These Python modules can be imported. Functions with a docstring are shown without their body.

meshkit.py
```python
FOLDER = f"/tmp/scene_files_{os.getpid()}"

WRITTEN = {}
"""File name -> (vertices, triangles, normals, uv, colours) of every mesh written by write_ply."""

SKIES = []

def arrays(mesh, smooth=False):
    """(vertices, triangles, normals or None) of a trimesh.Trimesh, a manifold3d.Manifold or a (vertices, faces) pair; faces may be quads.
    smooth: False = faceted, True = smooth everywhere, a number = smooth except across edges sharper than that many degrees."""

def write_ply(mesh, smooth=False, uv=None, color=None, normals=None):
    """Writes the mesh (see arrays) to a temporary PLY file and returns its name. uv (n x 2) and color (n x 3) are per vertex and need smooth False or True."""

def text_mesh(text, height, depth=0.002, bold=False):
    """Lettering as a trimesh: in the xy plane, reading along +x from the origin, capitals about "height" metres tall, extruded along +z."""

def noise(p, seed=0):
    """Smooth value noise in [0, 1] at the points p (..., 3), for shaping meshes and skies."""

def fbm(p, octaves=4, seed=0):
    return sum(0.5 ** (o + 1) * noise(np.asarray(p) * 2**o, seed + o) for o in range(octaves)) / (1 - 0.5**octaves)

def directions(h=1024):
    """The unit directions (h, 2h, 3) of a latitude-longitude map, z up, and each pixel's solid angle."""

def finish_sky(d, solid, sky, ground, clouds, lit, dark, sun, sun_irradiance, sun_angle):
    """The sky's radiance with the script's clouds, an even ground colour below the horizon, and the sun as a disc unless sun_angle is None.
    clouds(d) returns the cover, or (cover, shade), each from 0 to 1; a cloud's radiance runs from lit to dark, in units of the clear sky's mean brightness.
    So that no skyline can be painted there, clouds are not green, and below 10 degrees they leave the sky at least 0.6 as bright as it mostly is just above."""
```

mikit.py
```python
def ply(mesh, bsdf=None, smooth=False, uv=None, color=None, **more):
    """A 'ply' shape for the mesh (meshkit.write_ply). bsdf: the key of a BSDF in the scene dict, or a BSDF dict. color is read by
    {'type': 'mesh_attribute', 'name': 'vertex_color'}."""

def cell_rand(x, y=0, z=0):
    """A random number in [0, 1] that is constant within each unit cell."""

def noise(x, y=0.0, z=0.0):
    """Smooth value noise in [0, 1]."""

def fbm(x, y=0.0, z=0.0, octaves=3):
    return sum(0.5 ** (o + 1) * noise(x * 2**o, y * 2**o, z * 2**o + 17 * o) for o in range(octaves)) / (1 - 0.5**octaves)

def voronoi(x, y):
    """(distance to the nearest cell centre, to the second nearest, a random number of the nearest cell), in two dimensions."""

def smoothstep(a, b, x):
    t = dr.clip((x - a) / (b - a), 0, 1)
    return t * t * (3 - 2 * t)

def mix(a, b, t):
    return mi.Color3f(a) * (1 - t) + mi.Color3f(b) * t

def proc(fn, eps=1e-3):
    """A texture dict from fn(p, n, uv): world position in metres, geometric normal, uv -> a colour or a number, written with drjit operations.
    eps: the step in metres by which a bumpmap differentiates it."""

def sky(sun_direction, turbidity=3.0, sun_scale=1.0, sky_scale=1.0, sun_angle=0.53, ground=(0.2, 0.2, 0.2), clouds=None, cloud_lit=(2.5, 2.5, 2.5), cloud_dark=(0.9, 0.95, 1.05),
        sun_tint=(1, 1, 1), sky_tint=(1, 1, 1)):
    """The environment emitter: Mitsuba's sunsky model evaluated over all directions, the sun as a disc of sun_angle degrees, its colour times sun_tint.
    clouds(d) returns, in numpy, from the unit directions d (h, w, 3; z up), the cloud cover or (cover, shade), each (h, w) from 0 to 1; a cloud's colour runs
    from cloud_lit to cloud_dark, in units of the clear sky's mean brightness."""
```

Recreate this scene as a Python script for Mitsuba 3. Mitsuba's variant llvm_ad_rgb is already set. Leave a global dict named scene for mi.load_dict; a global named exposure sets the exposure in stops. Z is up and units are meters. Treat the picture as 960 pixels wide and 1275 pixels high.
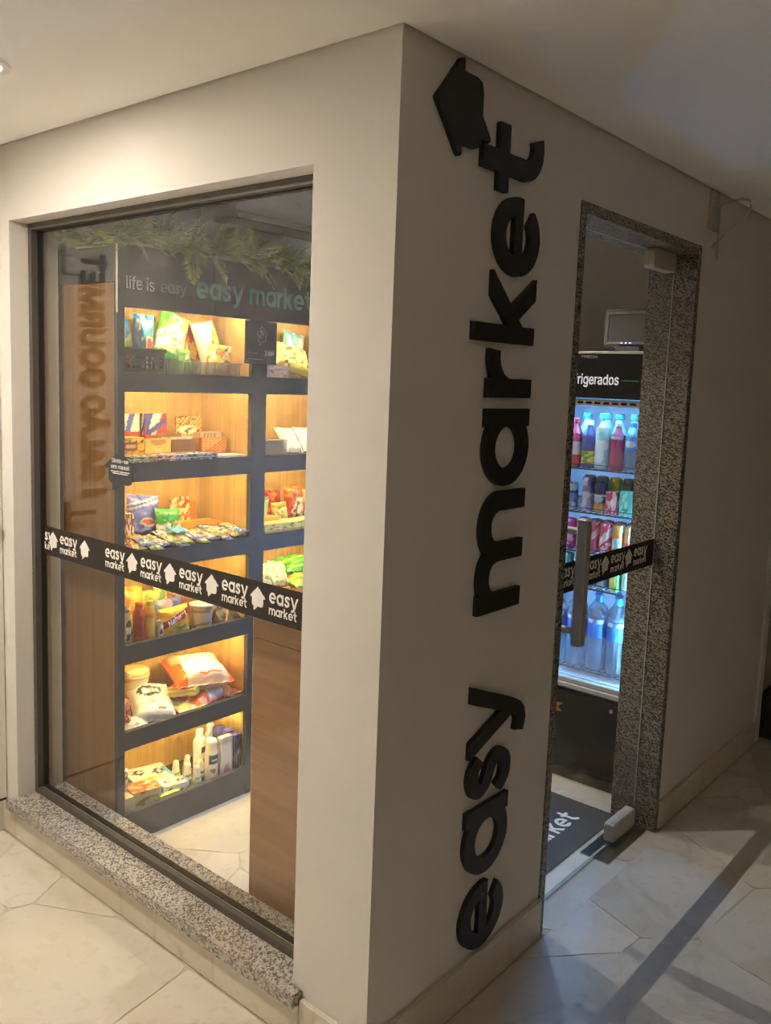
import math, random
import numpy as np, trimesh, mitsuba as mi, mikit, meshkit
import drjit as dr
from shapely.geometry import Polygon, LineString, Point, box as sbox, MultiPolygon, MultiPoint
from shapely.ops import voronoi_diagram, unary_union
from shapely import affinity

T = mi.ScalarTransform4f
scene, labels = {}, {}
exposure = 0.98

# ---------------------------------------------------------------- camera
_M = np.array([[0.76460401, 0.64343007, 0.03712761], [0.1065892, -0.06942873, -0.9918762], [-0.63562525, 0.76234992, -0.12166818]])
_C = np.array([1.1641644, -1.37693211, 1.60330298])
_F = 1081.65
_W = np.eye(4); _W[:3, 0] = -_M[0]; _W[:3, 1] = -_M[1]; _W[:3, 2] = _M[2]; _W[:3, 3] = _C
scene['camera'] = {'type': 'perspective', 'fov_axis': 'x', 'fov': 2 * math.degrees(math.atan(480 / _F)), 'near_clip': 0.02, 'far_clip': 60.0,
                   'principal_point_offset_x': -(488.08 - 480) / 960, 'principal_point_offset_y': -(608.83 - 637.5) / 1275, 'to_world': T(_W.tolist())}

# ---------------------------------------------------------------- light levels (used by the lamps below)
CORRIDOR = np.array([1.0, 0.875, 0.725]) * 420       # recessed corridor lamps
STORE_SPOT = np.array([1.0, 0.94, 0.90]) * 2.1
LED = np.array([1.0, 0.70, 0.26]) * 58
FRIDGE_LED = np.array([0.13, 0.46, 1.0]) * 105

def lin(h):
    c = np.array([int(h[i:i + 2], 16) for i in (0, 2, 4)]) / 255.0
    return np.where(c <= 0.04045, c / 12.92, ((c + 0.055) / 1.055) ** 2.4)

def rgb(c):
    return {'type': 'rgb', 'value': [float(x) for x in (lin(c) if isinstance(c, str) else c)]}

def mat(key, color, rough=0.6, metal=0.0, spec=0.5, **k):
    scene[key] = {'type': 'twosided', 'bsdf': {'type': 'principled', 'base_color': rgb(color) if not isinstance(color, dict) else color,
                  'roughness': rough, 'metallic': metal, 'specular': spec, **k}}

noise, fbm, voronoi, sst, mix = mikit.noise, mikit.fbm, mikit.voronoi, mikit.smoothstep, mikit.mix

# ---------------------------------------------------------------- materials
def wall_fn(p, n, uv):
    f = fbm(p.x * 3, p.y * 3, p.z * 3)
    return mix([0.65, 0.625, 0.585], [0.71, 0.685, 0.645], f)
mat('m_wall', mikit.proc(wall_fn), 0.75, spec=0.25)
mat('m_ceiling', [0.88, 0.87, 0.84], 0.8, spec=0.2)
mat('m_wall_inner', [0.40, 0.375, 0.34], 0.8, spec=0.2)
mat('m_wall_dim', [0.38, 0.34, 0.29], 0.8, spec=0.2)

def marble(a, b, c, sc):
    def fn(p, n, uv):
        w = fbm(p.x * 2.3 * sc + 3.1, p.y * 2.3 * sc, p.z * 2, 4)
        v = dr.abs(fbm(p.x * 1.7 * sc + w * 2.2, p.y * 1.7 * sc - w * 1.6, p.z + 5, 4) - 0.5)
        t = 1 - sst(0.0, 0.06, v)
        s = fbm(p.x * 40, p.y * 40, p.z * 40, 2)
        col = mix(a, b, sst(0.35, 0.7, w))
        col = mix(col, c, t * 0.30 + 0.18 * sst(0.62, 0.75, s))
        return col
    return mikit.proc(fn)
mat('m_stone_a', marble([0.60, 0.555, 0.47], [0.68, 0.64, 0.56], [0.42, 0.36, 0.27], 1.0), 0.28)
mat('m_stone_b', marble([0.56, 0.525, 0.46], [0.64, 0.60, 0.53], [0.40, 0.345, 0.27], 1.3), 0.30)
mat('m_stone_c', marble([0.63, 0.59, 0.52], [0.57, 0.52, 0.43], [0.44, 0.38, 0.29], 0.8), 0.26)
mat('m_grout', [0.50, 0.455, 0.375], 0.8)
mat('m_skirting', marble([0.58, 0.52, 0.42], [0.66, 0.61, 0.52], [0.40, 0.33, 0.22], 2.0), 0.3)

def speckle(lo, hi, warm, a, b, f):
    def fn(p, n, uv):
        x, y, z = p.x + 0.31 * p.y, p.y + 0.27 * p.z, p.z + 0.35 * p.x          # turned off the axes
        v = noise(x * f, y * f, z * f) * 0.5 + noise(x * f * 2.1 + 7, y * f * 2.1, z * f * 2.1) * 0.32 + noise(x * f * 0.45, y * f * 0.45 + 3, z * f * 0.45) * 0.18
        c = noise(x * f * 0.8 + 31, y * f * 0.8 + 4, z * f * 0.8)
        return mix(mix(lo, hi, sst(a, b, v)), warm, sst(0.60, 0.75, c) * 0.6)
    return mikit.proc(fn)
mat('m_granite', speckle([0.13, 0.118, 0.105], [0.47, 0.44, 0.395], [0.34, 0.275, 0.215], 0.36, 0.60, 210), 0.22)
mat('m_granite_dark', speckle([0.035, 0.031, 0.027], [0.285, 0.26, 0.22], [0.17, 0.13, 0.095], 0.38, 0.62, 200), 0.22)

def wood(a, b, along, f=55, seedv=0.0):
    def fn(p, n, uv):
        if along == 'z':
            q, l = p.y + p.x * 1.0, p.z
        else:
            q, l = p.z, p.x + p.y
        g = fbm(q * f + seedv, l * 1.6 + seedv, 0.0, 3)
        h = noise(q * f * 4.5, l * 5 + 3, 1.0)
        w = fbm(q * 7 + 2, l * 0.9, 4.0, 3)
        return mix(a, b, dr.clip(0.55 * g + 0.2 * h + 0.45 * w - 0.1, 0, 1))
    return mikit.proc(fn)
mat('m_wood', wood([0.42, 0.25, 0.075], [0.76, 0.53, 0.20], 'z'), 0.42)
mat('m_wood_end', wood([0.17, 0.078, 0.026], [0.29, 0.15, 0.06], 'z', 60, 9.0), 0.45)
mat('m_walnut', wood([0.24, 0.105, 0.036], [0.47, 0.235, 0.085], 'x', 26, 3.0), 0.42)
mat('m_edge_band', [0.75, 0.62, 0.42], 0.4)
mat('m_graphite', [0.042, 0.046, 0.050], 0.45, spec=0.35)
mat('m_graphite_dark', [0.028, 0.030, 0.033], 0.45)
mat('m_frame', [0.085, 0.077, 0.066], 0.5, 0.0)
mat('m_gasket', [0.02, 0.02, 0.018], 0.4)
mat('m_bead', [0.34, 0.31, 0.26], 0.3, 0.6)
mat('m_black', [0.012, 0.0115, 0.011], 0.5)
mat('m_band', [0.022, 0.017, 0.014], 0.45)
mat('m_band_text', [0.78, 0.75, 0.71], 0.5)
mat('m_teal', [0.12, 0.32, 0.26], 0.5)
mat('m_text_grey', [0.50, 0.50, 0.49], 0.5)
mat('m_text_dim', [0.19, 0.23, 0.22], 0.5)
mat('m_white', [0.78, 0.77, 0.74], 0.4)
mat('m_offwhite', [0.55, 0.52, 0.46], 0.4)
mat('m_plastic_grey', [0.42, 0.395, 0.35], 0.38)
mat('m_steel', [0.55, 0.55, 0.54], 0.22, 1.0)
mat('m_handle', [0.40, 0.37, 0.33], 0.45, 0.25)
mat('m_glass_edge', [0.40, 0.43, 0.38], 0.25)
mat('m_fridge_black', [0.010, 0.0105, 0.013], 0.25, spec=0.12)
mat('m_fridge_white', [0.50, 0.53, 0.57], 0.4)
mat('m_wire', [0.03, 0.035, 0.045], 0.4)
mat('m_door_leaf', [0.66, 0.63, 0.57], 0.5)
mat('m_dark_plinth', [0.03, 0.026, 0.022], 0.6)
mat('m_screen', [0.10, 0.097, 0.095], 0.25)
mat('m_monitor', [0.13, 0.125, 0.12], 0.4)
mat('m_bezel', [0.24, 0.23, 0.22], 0.4, 0.3)
mat('m_orange', [0.35, 0.09, 0.02], 0.5)
mat('m_fern_a', [0.32, 0.41, 0.09], 0.5)
mat('m_fern_b', [0.44, 0.49, 0.13], 0.5)
mat('m_fern_c', [0.22, 0.31, 0.07], 0.5)
mat('m_stem', [0.12, 0.13, 0.05], 0.6)
def mat_fn(p, n, uv):
    s = noise(p.x * 420, p.y * 420, 0.0)
    return mix([0.016, 0.018, 0.020], [0.045, 0.05, 0.055], s)
mat('m_mat', mikit.proc(mat_fn), 0.9, spec=0.1)
VC = {'type': 'mesh_attribute', 'name': 'vertex_color'}
mat('m_print', VC, 0.34)
mat('m_print_soft', VC, 0.6)
mat('m_can', VC, 0.25, 0.35)
scene['m_glass'] = {'type': 'thindielectric', 'int_ior': 1.47, 'specular_transmittance': rgb([0.90, 0.92, 0.885])}
scene['m_glass_door'] = {'type': 'thindielectric', 'int_ior': 1.42, 'specular_transmittance': rgb([0.92, 0.95, 0.93])}
scene['m_glass_clear'] = {'type': 'thindielectric', 'int_ior': 1.5}
scene['m_pet'] = {'type': 'blendbsdf', 'weight': 0.14, 'a': {'type': 'thindielectric', 'int_ior': 1.45, 'specular_transmittance': rgb([0.82, 0.93, 1.0])},
                  'b': {'type': 'twosided', 'bsdf': {'type': 'principled', 'base_color': rgb([0.85, 0.92, 1.0]), 'roughness': 0.15}}}
scene['m_clear_plastic'] = {'type': 'blendbsdf', 'weight': 0.16, 'a': {'type': 'thindielectric', 'int_ior': 1.4},
                            'b': {'type': 'twosided', 'bsdf': {'type': 'principled', 'base_color': rgb([0.72, 0.70, 0.62]), 'roughness': 0.25}}}

# ---------------------------------------------------------------- helpers
used = {}
def numbered(name):
    n = used.get(name, 0); used[name] = n + 1
    return name if n == 0 else f'{name}_{n:03d}'

def put(key, mesh, bsdf, smooth=False, color=None, **more):
    parent, _, leaf = key.rpartition('__')
    key = numbered(key)
    scene[key] = mikit.ply(mesh, bsdf, smooth, color=color, **more)
    return key

def thing(name, label, cat=None, group=None, kind=None):
    key = numbered(name)
    d = {'label': label}
    if cat: d['category'] = cat
    if group: d['group'] = group
    if kind: d['kind'] = kind
    labels[key] = d
    return key

def tell(key, label):
    labels[key] = {'label': label}

def bx(x0, x1, y0, y1, z0, z1):
    m = trimesh.creation.box((x1 - x0, y1 - y0, z1 - z0)); m.apply_translation(((x0 + x1) / 2, (y0 + y1) / 2, (z0 + z1) / 2)); return m

def rbx(x0, x1, y0, y1, z0, z1, r=0.002):
    """box with chamfered edges"""
    pts = []
    for sx, sy, sz in np.ndindex(2, 2, 2):
        c = np.array([(x0, x1)[sx], (y0, y1)[sy], (z0, z1)[sz]]); d = np.array([1 - 2 * sx, 1 - 2 * sy, 1 - 2 * sz]) * r
        for k in range(3):
            q = c + d; q[k] = c[k]; pts.append(q)
    return trimesh.convex.convex_hull(np.array(pts))

def cat(*ms):
    ms = [m for a in ms for m in (a if isinstance(a, (list, tuple)) else [a])]
    return trimesh.util.concatenate(ms)

def tube(points, r, n=10, caps=True):
    p = np.asarray(points, float); t = np.gradient(p, axis=0); t /= np.linalg.norm(t, axis=1, keepdims=True)
    up = np.array([0.03, 0.05, 1.0]); rs = np.broadcast_to(r, (len(p),))
    V = []
    for q, d, rr in zip(p, t, rs):
        a = np.cross(d, up)
        if np.linalg.norm(a) < 0.1: a = np.cross(d, [1, 0.02, 0])
        a /= np.linalg.norm(a); b = np.cross(d, a)
        for k in range(n):
            w = 2 * math.pi * k / n; V.append(q + rr * (math.cos(w) * a + math.sin(w) * b))
    F = []
    for i in range(len(p) - 1):
        for k in range(n):
            a, b = i * n + k, i * n + (k + 1) % n; F += [[a, a + n, b], [b, a + n, b + n]]
    if caps:
        V += [p[0], p[-1]]; c0, c1 = len(V) - 2, len(V) - 1; e = (len(p) - 1) * n
        for k in range(n): F += [[c0, k, (k + 1) % n], [c1, e + (k + 1) % n, e + k]]
    m = trimesh.Trimesh(np.array(V), np.array(F), process=False); return m

def polys(s):
    return list(s.geoms) if hasattr(s, 'geoms') else [s]

def extrude(s, h):
    return cat([trimesh.creation.extrude_polygon(g, h, engine='earcut') for g in polys(s) if g.area > 1e-9])

# frames: local x = right, y = up, z = towards the viewer
FX = np.array([[0, 0, 1], [1, 0, 0], [0, 1, 0.0]])      # facing +x
FY = np.array([[1, 0, 0], [0, 0, -1], [0, 1, 0.0]])     # facing -y

def frame(mesh, F, pos):
    m = mesh.copy(); m.vertices = np.asarray(m.vertices) @ F.T + np.asarray(pos, float); return m

# ---------------------------------------------------------------- geometric rounded lettering (x-height = 1)
WS = 0.235
def _arc(cx, cy, r, a0, a1, n=22):
    return [(cx + r * math.cos(math.radians(a)), cy + r * math.sin(math.radians(a))) for a in np.linspace(a0, a1, n)]
def _st(pts, w=WS):
    return LineString(pts).buffer(w / 2, cap_style=2, join_style=1)
def _smooth(pts, n=8):
    P = np.array([2 * np.array(pts[0]) - pts[1]] + list(map(np.array, pts)) + [2 * np.array(pts[-1]) - pts[-2]], float); out = []
    for i in range(1, len(P) - 2):
        for t in np.linspace(0, 1, n, endpoint=False):
            out.append(0.5 * (2 * P[i] + (P[i + 1] - P[i - 1]) * t + (2 * P[i - 1] - 5 * P[i] + 4 * P[i + 1] - P[i + 2]) * t ** 2 + (3 * P[i] - P[i - 1] - 3 * P[i + 1] + P[i + 2]) * t ** 3))
    return [tuple(q) for q in out] + [tuple(P[-2])]

def glyphs(w=WS):
    h = w / 2; R = 0.505 - h; g = {}
    ring = Point(0.505, 0.5).buffer(0.515, 40).difference(Point(0.505, 0.5).buffer(0.515 - w, 40))
    g['a'] = ring.union(sbox(1.02 - w, 0, 1.02, 1.0))
    cut = Polygon([(0.52, 0.5 - h * 0.85), (1.3, 0.5 - h * 0.85), (1.3, -0.02), (0.86, 0.16), (0.66, 0.30)])
    g['e'] = ring.difference(cut).union(sbox(0.12, 0.5 - h * 0.85, 0.98, 0.5 + h * 0.75).intersection(Point(0.505, 0.5).buffer(0.515, 40)))
    g['s'] = _st(_smooth([(0.70, 0.74), (0.56, 0.87), (0.38, 0.895), (0.20, 0.83), (0.15, 0.70), (0.24, 0.58), (0.44, 0.50), (0.60, 0.40), (0.62, 0.25), (0.50, 0.13), (0.32, 0.105), (0.16, 0.15), (0.04, 0.28)]), w * 0.98)
    top = sbox(-1, -2, 3, 1.0)
    g['y'] = _st([(0.02, 1.2), (0.50, 0.10)], w).intersection(top).union(_st([(1.05, 1.2), (0.80, 0.62), (0.56, 0.06), (0.46, -0.12), (0.36, -0.20), (0.24, -0.225), (0.08, -0.18)], w).intersection(top))
    def arch(x0, x1):
        r = (x1 - x0) / 2; return _st([(x0, 0.45)] + _arc((x0 + x1) / 2, 1.01 - h - r, r, 180, 0) + [(x1, 0)], w)
    g['m'] = unary_union([sbox(0, 0, w, 1), arch(h, h + 0.62), arch(h + 0.62, h + 1.24)])
    g['r'] = unary_union([sbox(0, 0, w, 1), _st([(h, 0.4)] + _arc(0.52, 0.48, 0.405, 180, 82), w)])
    band = sbox(-1, 0, 3, 1.0)
    g['k'] = unary_union([sbox(0, 0, w, 1.36), _st([(0.12, 0.34), (0.95, 1.2)], w).intersection(band), _st([(0.30, 0.62), (0.92, -0.22)], w).intersection(band)])
    g['t'] = unary_union([sbox(0.20, 0.35, 0.20 + w, 1.34), sbox(0.0, 1.0 - w * 0.92, 0.74, 1.0), _st(_arc(0.20 + h + 0.28, 0.115 + 0.28, 0.28, 180, 292), w)])
    return g
GB = glyphs(); GL = glyphs(0.17)
ADV = dict(e=1.12, a=1.16, s=0.80, y=1.04, m=1.60, r=0.62, k=0.90, t=0.80)

def word(text, G=GB, gap=0.0):
    x, out = 0.0, []
    for ch in text:
        if ch == ' ': x += 0.5; continue
        g = G[ch]; x0, _, x1, _ = g.bounds
        out.append(affinity.translate(g, x - x0, 0)); x += (x1 - x0) + 0.10 + gap
    return out

def word_shape(text, height, width=None, G=GB):
    s = unary_union(word(text, G)); x0, _, x1, _ = s.bounds
    sx = width / (x1 - x0) if width else height
    return affinity.scale(s, sx, height, origin=(0, 0)).simplify(0.02 * height)

HOUSE = Polygon([(0.5, 1.0), (0.97, 0.60), (0.99, 0.565), (0.955, 0.535), (0.86, 0.545), (0.86, 0.30), (0.83, 0.215), (0.75, 0.18), (0.50, 0.18), (0.30, 0.0), (0.255, 0.02), (0.255, 0.18), (0.19, 0.205), (0.14, 0.27), (0.14, 0.545), (0.045, 0.535), (0.01, 0.565), (0.03, 0.60)])
HOUSE = HOUSE.buffer(0.015).buffer(-0.015)
# HOUSE: width about 1, y from 0 (tail) to 1 (roof tip)

def text(s, h, depth=0.001, bold=False, center=False, align=None):
    m = meshkit.text_mesh(s, h, depth, bold)
    if center: m.apply_translation([-(m.bounds[0][0] + m.bounds[1][0]) / 2, 0, 0])
    return m

def fit_text(s, width, h, depth=0.001, bold=False):
    m = meshkit.text_mesh(s, h, depth, bold); b = m.bounds
    m.apply_translation([-b[0][0], 0, 0]); m.apply_scale([width / (b[1][0] - b[0][0]), 1, 1]); return m

ROT = np.array([[0, -1, 0], [1, 0, 0], [0, 0, 1.0]])    # turn a quarter counter-clockwise in the plane of the sign

# ================================================================= SETTING
HC, HS = 2.30, 2.50
XL, WT = -1.69, 0.165
def struct(name, mesh, m, label, **k):
    key = put(name, mesh, m, **k); labels[key] = {'label': label, 'kind': 'structure'}; return key

# wall with the window
pl = sbox(XL, 0, 0, HS).difference(sbox(-1.606, 0.105, -0.24, 2.067))
w = extrude(pl, WT); w.vertices = np.stack([w.vertices[:, 0], WT - w.vertices[:, 2], w.vertices[:, 1]], 1)
w.invert() if w.volume < 0 else None
struct('wall_left', w, 'm_wall', 'beige plastered wall with the large shop window')
# wall with the door
pr = sbox(WT, 0, 2.70, HS).difference(sbox(0.762, -1, 1.615, 2.10))
w = extrude(pr, WT); w.vertices = np.stack([-w.vertices[:, 2], w.vertices[:, 0], w.vertices[:, 1]], 1)
w.invert() if w.volume < 0 else None
struct('wall_right', w, 'm_wall', 'beige plastered wall with the black shop lettering and the glass door')
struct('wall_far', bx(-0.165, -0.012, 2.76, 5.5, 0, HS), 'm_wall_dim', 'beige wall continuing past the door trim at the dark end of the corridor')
struct('trim_1', rbx(-0.165, 0.012, 2.70, 2.76, 0, HC, 0.004), 'm_wall', 'pale vertical trim at the end of the lettered wall')
struct('wall_side', bx(XL - 0.15, XL, -3.2, 2.6, 0, HS), 'm_wall', 'side wall of the corridor and shop')
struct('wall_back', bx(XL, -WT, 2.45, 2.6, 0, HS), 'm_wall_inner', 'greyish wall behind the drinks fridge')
struct('wall_rear', bx(XL - 0.15, 3.95, -3.35, -3.2, 0, HC), 'm_wall', 'corridor wall behind the photographer')
struct('wall_opposite', bx(3.8, 3.95, -3.2, 5.5, 0, HC), 'm_wall', 'corridor wall opposite the glass door')
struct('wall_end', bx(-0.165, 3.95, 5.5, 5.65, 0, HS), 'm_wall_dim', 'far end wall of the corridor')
L = Polygon([(XL, -3.2), (3.8, -3.2), (3.8, 5.5), (0, 5.5), (0, 0), (XL, 0)])
cl = L.difference(sbox(XL - 0.1, -0.010, 0.010, 2.7)); m = extrude(cl, 0.06); m.apply_translation([0, 0, HC])
struct('ceiling', m, 'm_ceiling', 'white plaster ceiling over the corridor')
struct('ceiling_001', bx(XL, -WT, WT, 2.45, HS, HS + 0.06), 'm_ceiling', 'ceiling inside the shop')

# floor: a bed of grout and irregular marble slabs
struct('floor', bx(XL, 3.8, -3.2, 5.5, -0.05, -0.0022), 'm_grout', 'floor of irregular polished marble slabs')
def stones(region, step, seed, jit=0.5):
    rng = np.random.default_rng(seed); x0, y0, x1, y1 = region.bounds; pts = []
    for i, x in enumerate(np.arange(x0 - step, x1 + step, step)):
        for j, y in enumerate(np.arange(y0 - step, y1 + step, step)):
            pts.append((x + rng.uniform(-jit, jit) * step + 0.3 * step * (j % 2), y + rng.uniform(-jit, jit) * step))
    for c in voronoi_diagram(MultiPoint(pts)).geoms:
        c = c.intersection(region)
        for g in polys(c):
            if g.geom_type != 'Polygon' or g.area < 0.002: continue
            g = g.buffer(-0.006).buffer(0.0044)
            for q in polys(g):
                if q.is_empty or q.area < 0.002: continue
                # wavy broken edge
                n = max(12, int(q.length / 0.035)); ring = np.array([q.exterior.interpolate(t, normalized=True).coords[0] for t in np.linspace(0, 1, n, endpoint=False)])
                d = meshkit.noise(np.c_[ring * 14, np.zeros(n)], seed) - 0.5
                ctr = ring.mean(0); v = ring - ctr; ring = ctr + v * (1 + 0.02 * d[:, None] / np.maximum(np.linalg.norm(v, axis=1, keepdims=True), 0.05) * 0.35)
                q = Polygon(ring)
                if q.is_valid: yield q, rng
keepout = sbox(XL, -0.018, 0.018, 2.78)
for reg, stp, sd in ((Polygon([(XL, -3.2), (3.8, -3.2), (3.8, 5.5), (0, 5.5), (0, 0.0), (XL, 0.0)]).difference(keepout), 0.56, 3),
                     (sbox(XL, WT, -WT, 2.45).union(sbox(-WT - 0.01, 0.80, 0.03, 1.583)), 0.5, 8)):
    for q, rng in stones(reg, stp, sd):
        m = extrude(q, 0.012); m.apply_translation([0, 0, -0.012 + rng.uniform(-0.0008, 0.0)])
        put('floor__stone', m, rng.choice(['m_stone_a', 'm_stone_b', 'm_stone_c']))

# skirtings
sk = 'm_skirting'
struct('baseboard_left', cat(rbx(-0.205, 0.015, -0.015, 0, 0, 0.122, 0.003)), sk, 'marble skirting at the foot of the corner pier')
struct('baseboard_sill', rbx(XL, -0.206, -0.014, 0, 0, 0.104, 0.002), sk, 'marble upstand below the granite window sill')
struct('baseboard_right', rbx(0, 0.015, 0.0, 0.758, 0, 0.122, 0.003), sk, 'marble skirting under the black lettering')
struct('baseboard_far', rbx(0, 0.012, 1.617, 2.70, 0, 0.11, 0.003), sk, 'marble skirting beyond the glass door')
struct('baseboard_rear', bx(XL, 3.8, -3.2, -3.188, 0, 0.11), sk, 'marble skirting behind the photographer')

# ---------------------------------------------------------------- window
win = 'window_1'; labels[win] = {'label': 'large shop window in a dark metal frame on a granite sill', 'kind': 'structure'}
sp_ = sbox(-1.606, -0.01, -0.24, 0.175).union(sbox(-1.622, -0.036, -0.206, -0.0005)); sill = cat(extrude(sp_.buffer(-0.0025), 0.033), extrude(sp_, 0.028))
sill.vertices[:, 2] += np.where(sill.vertices[:, 2] > 0, 0.105, 0.105); sill.vertices[len(sill.vertices) // 2:, 2] += 0.0025
tell(put(win + '__sill', sill, 'm_granite'), 'speckled grey granite sill')
def ring_frame(x0, x1, z0, z1, w_, y0, y1):
    return cat(bx(x0, x1, y0, y1, z0, z0 + w_), bx(x0, x1, y0, y1, z1 - w_, z1), bx(x0, x0 + w_, y0, y1, z0 + w_, z1 - w_), bx(x1 - w_, x1, y0, y1, z0 + w_, z1 - w_))
put(win + '__frame', ring_frame(-1.606, -0.24, 0.138, 2.067, 0.021, 0.062, 0.104), 'm_frame')
put(win + '__gasket', ring_frame(-1.584, -0.262, 0.160, 2.045, 0.0035, 0.082, 0.097), 'm_gasket')
tell(put(win + '__sealant', tube([(-1.58, 0.080, 0.1595), (-1.2, 0.080, 0.1595), (-0.7, 0.080, 0.1598), (-0.262, 0.080, 0.1595)], 0.0016, 6), 'm_bead'), 'thin pale sealant line along the lower frame')
pane = trimesh.Trimesh([(-1.581, 0.09, 0.163), (-0.265, 0.09, 0.163), (-0.265, 0.09, 2.042), (-1.581, 0.09, 2.042)], [[0, 1, 2], [0, 2, 3]], process=False)
put(win + '__pane', pane, 'm_glass')

def vinyl_band(parent, F, org, width, zc0, zc1, sets, pitch, partial=None):
    """a black strip with the repeated name and house; sets: list of (start, [items])"""
    b = bx(0, width, zc0, zc1, -0.0004, 0.0004)
    tell(put(parent, frame(b, F, org), 'm_band'), 'dark vinyl strip printed with the white repeated shop name')
    def lay(shape): return frame(extrude(shape, 0.0005), F, np.array(org) + F @ np.array([0, 0, 0.0005]))
    for x, kind in sets:
        if kind == 'house':
            s = affinity.translate(affinity.scale(HOUSE, 0.060, 0.064, origin=(0, 0)), x - 0.030, zc0 + 0.019)
            put(parent + '__house_emblem', lay(s), 'm_band_text')
        else:
            top, low = kind
            if top: put(parent + '__lettering', lay(affinity.translate(word_shape(top, 0.0285, len_w(top, 0.106)), x, zc0 + 0.049)), 'm_band_text')
            if low: put(parent + '__lettering', lay(affinity.translate(word_shape(low, 0.0185, len_w(low, 0.102)), x, zc0 + 0.0185)), 'm_band_text')
def len_w(t, full):
    ref = {'e': 'easy', 'm': 'market'}.get('e' if t in 'easy' else 'm')
    a = unary_union(word(t)).bounds; b = unary_union(word(ref)).bounds
    return full * (a[2] - a[0]) / (b[2] - b[0])
org = (-1.572, 0.0893, 0.0)
EM = ('easy', 'market')
its = [(-1.570 + 1.572, ('sy', 'ket')), (-1.515 + 1.572, 'house'), (-1.472 + 1.572, EM), (-1.322 + 1.572, 'house')]
for i in range(5):
    x = -1.203 + 0.188 * i
    its.append((x + 1.572, EM))
    if x + 0.145 < -0.32: its.append((x + 0.144 + 1.572, 'house'))
its = [(a, k) if k != 'house' else (a, k) for a, k in its]
vinyl_band(win + '__vinyl_strip', FY, org, 1.298, 0.986, 1.083, its, 0.188)

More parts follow.
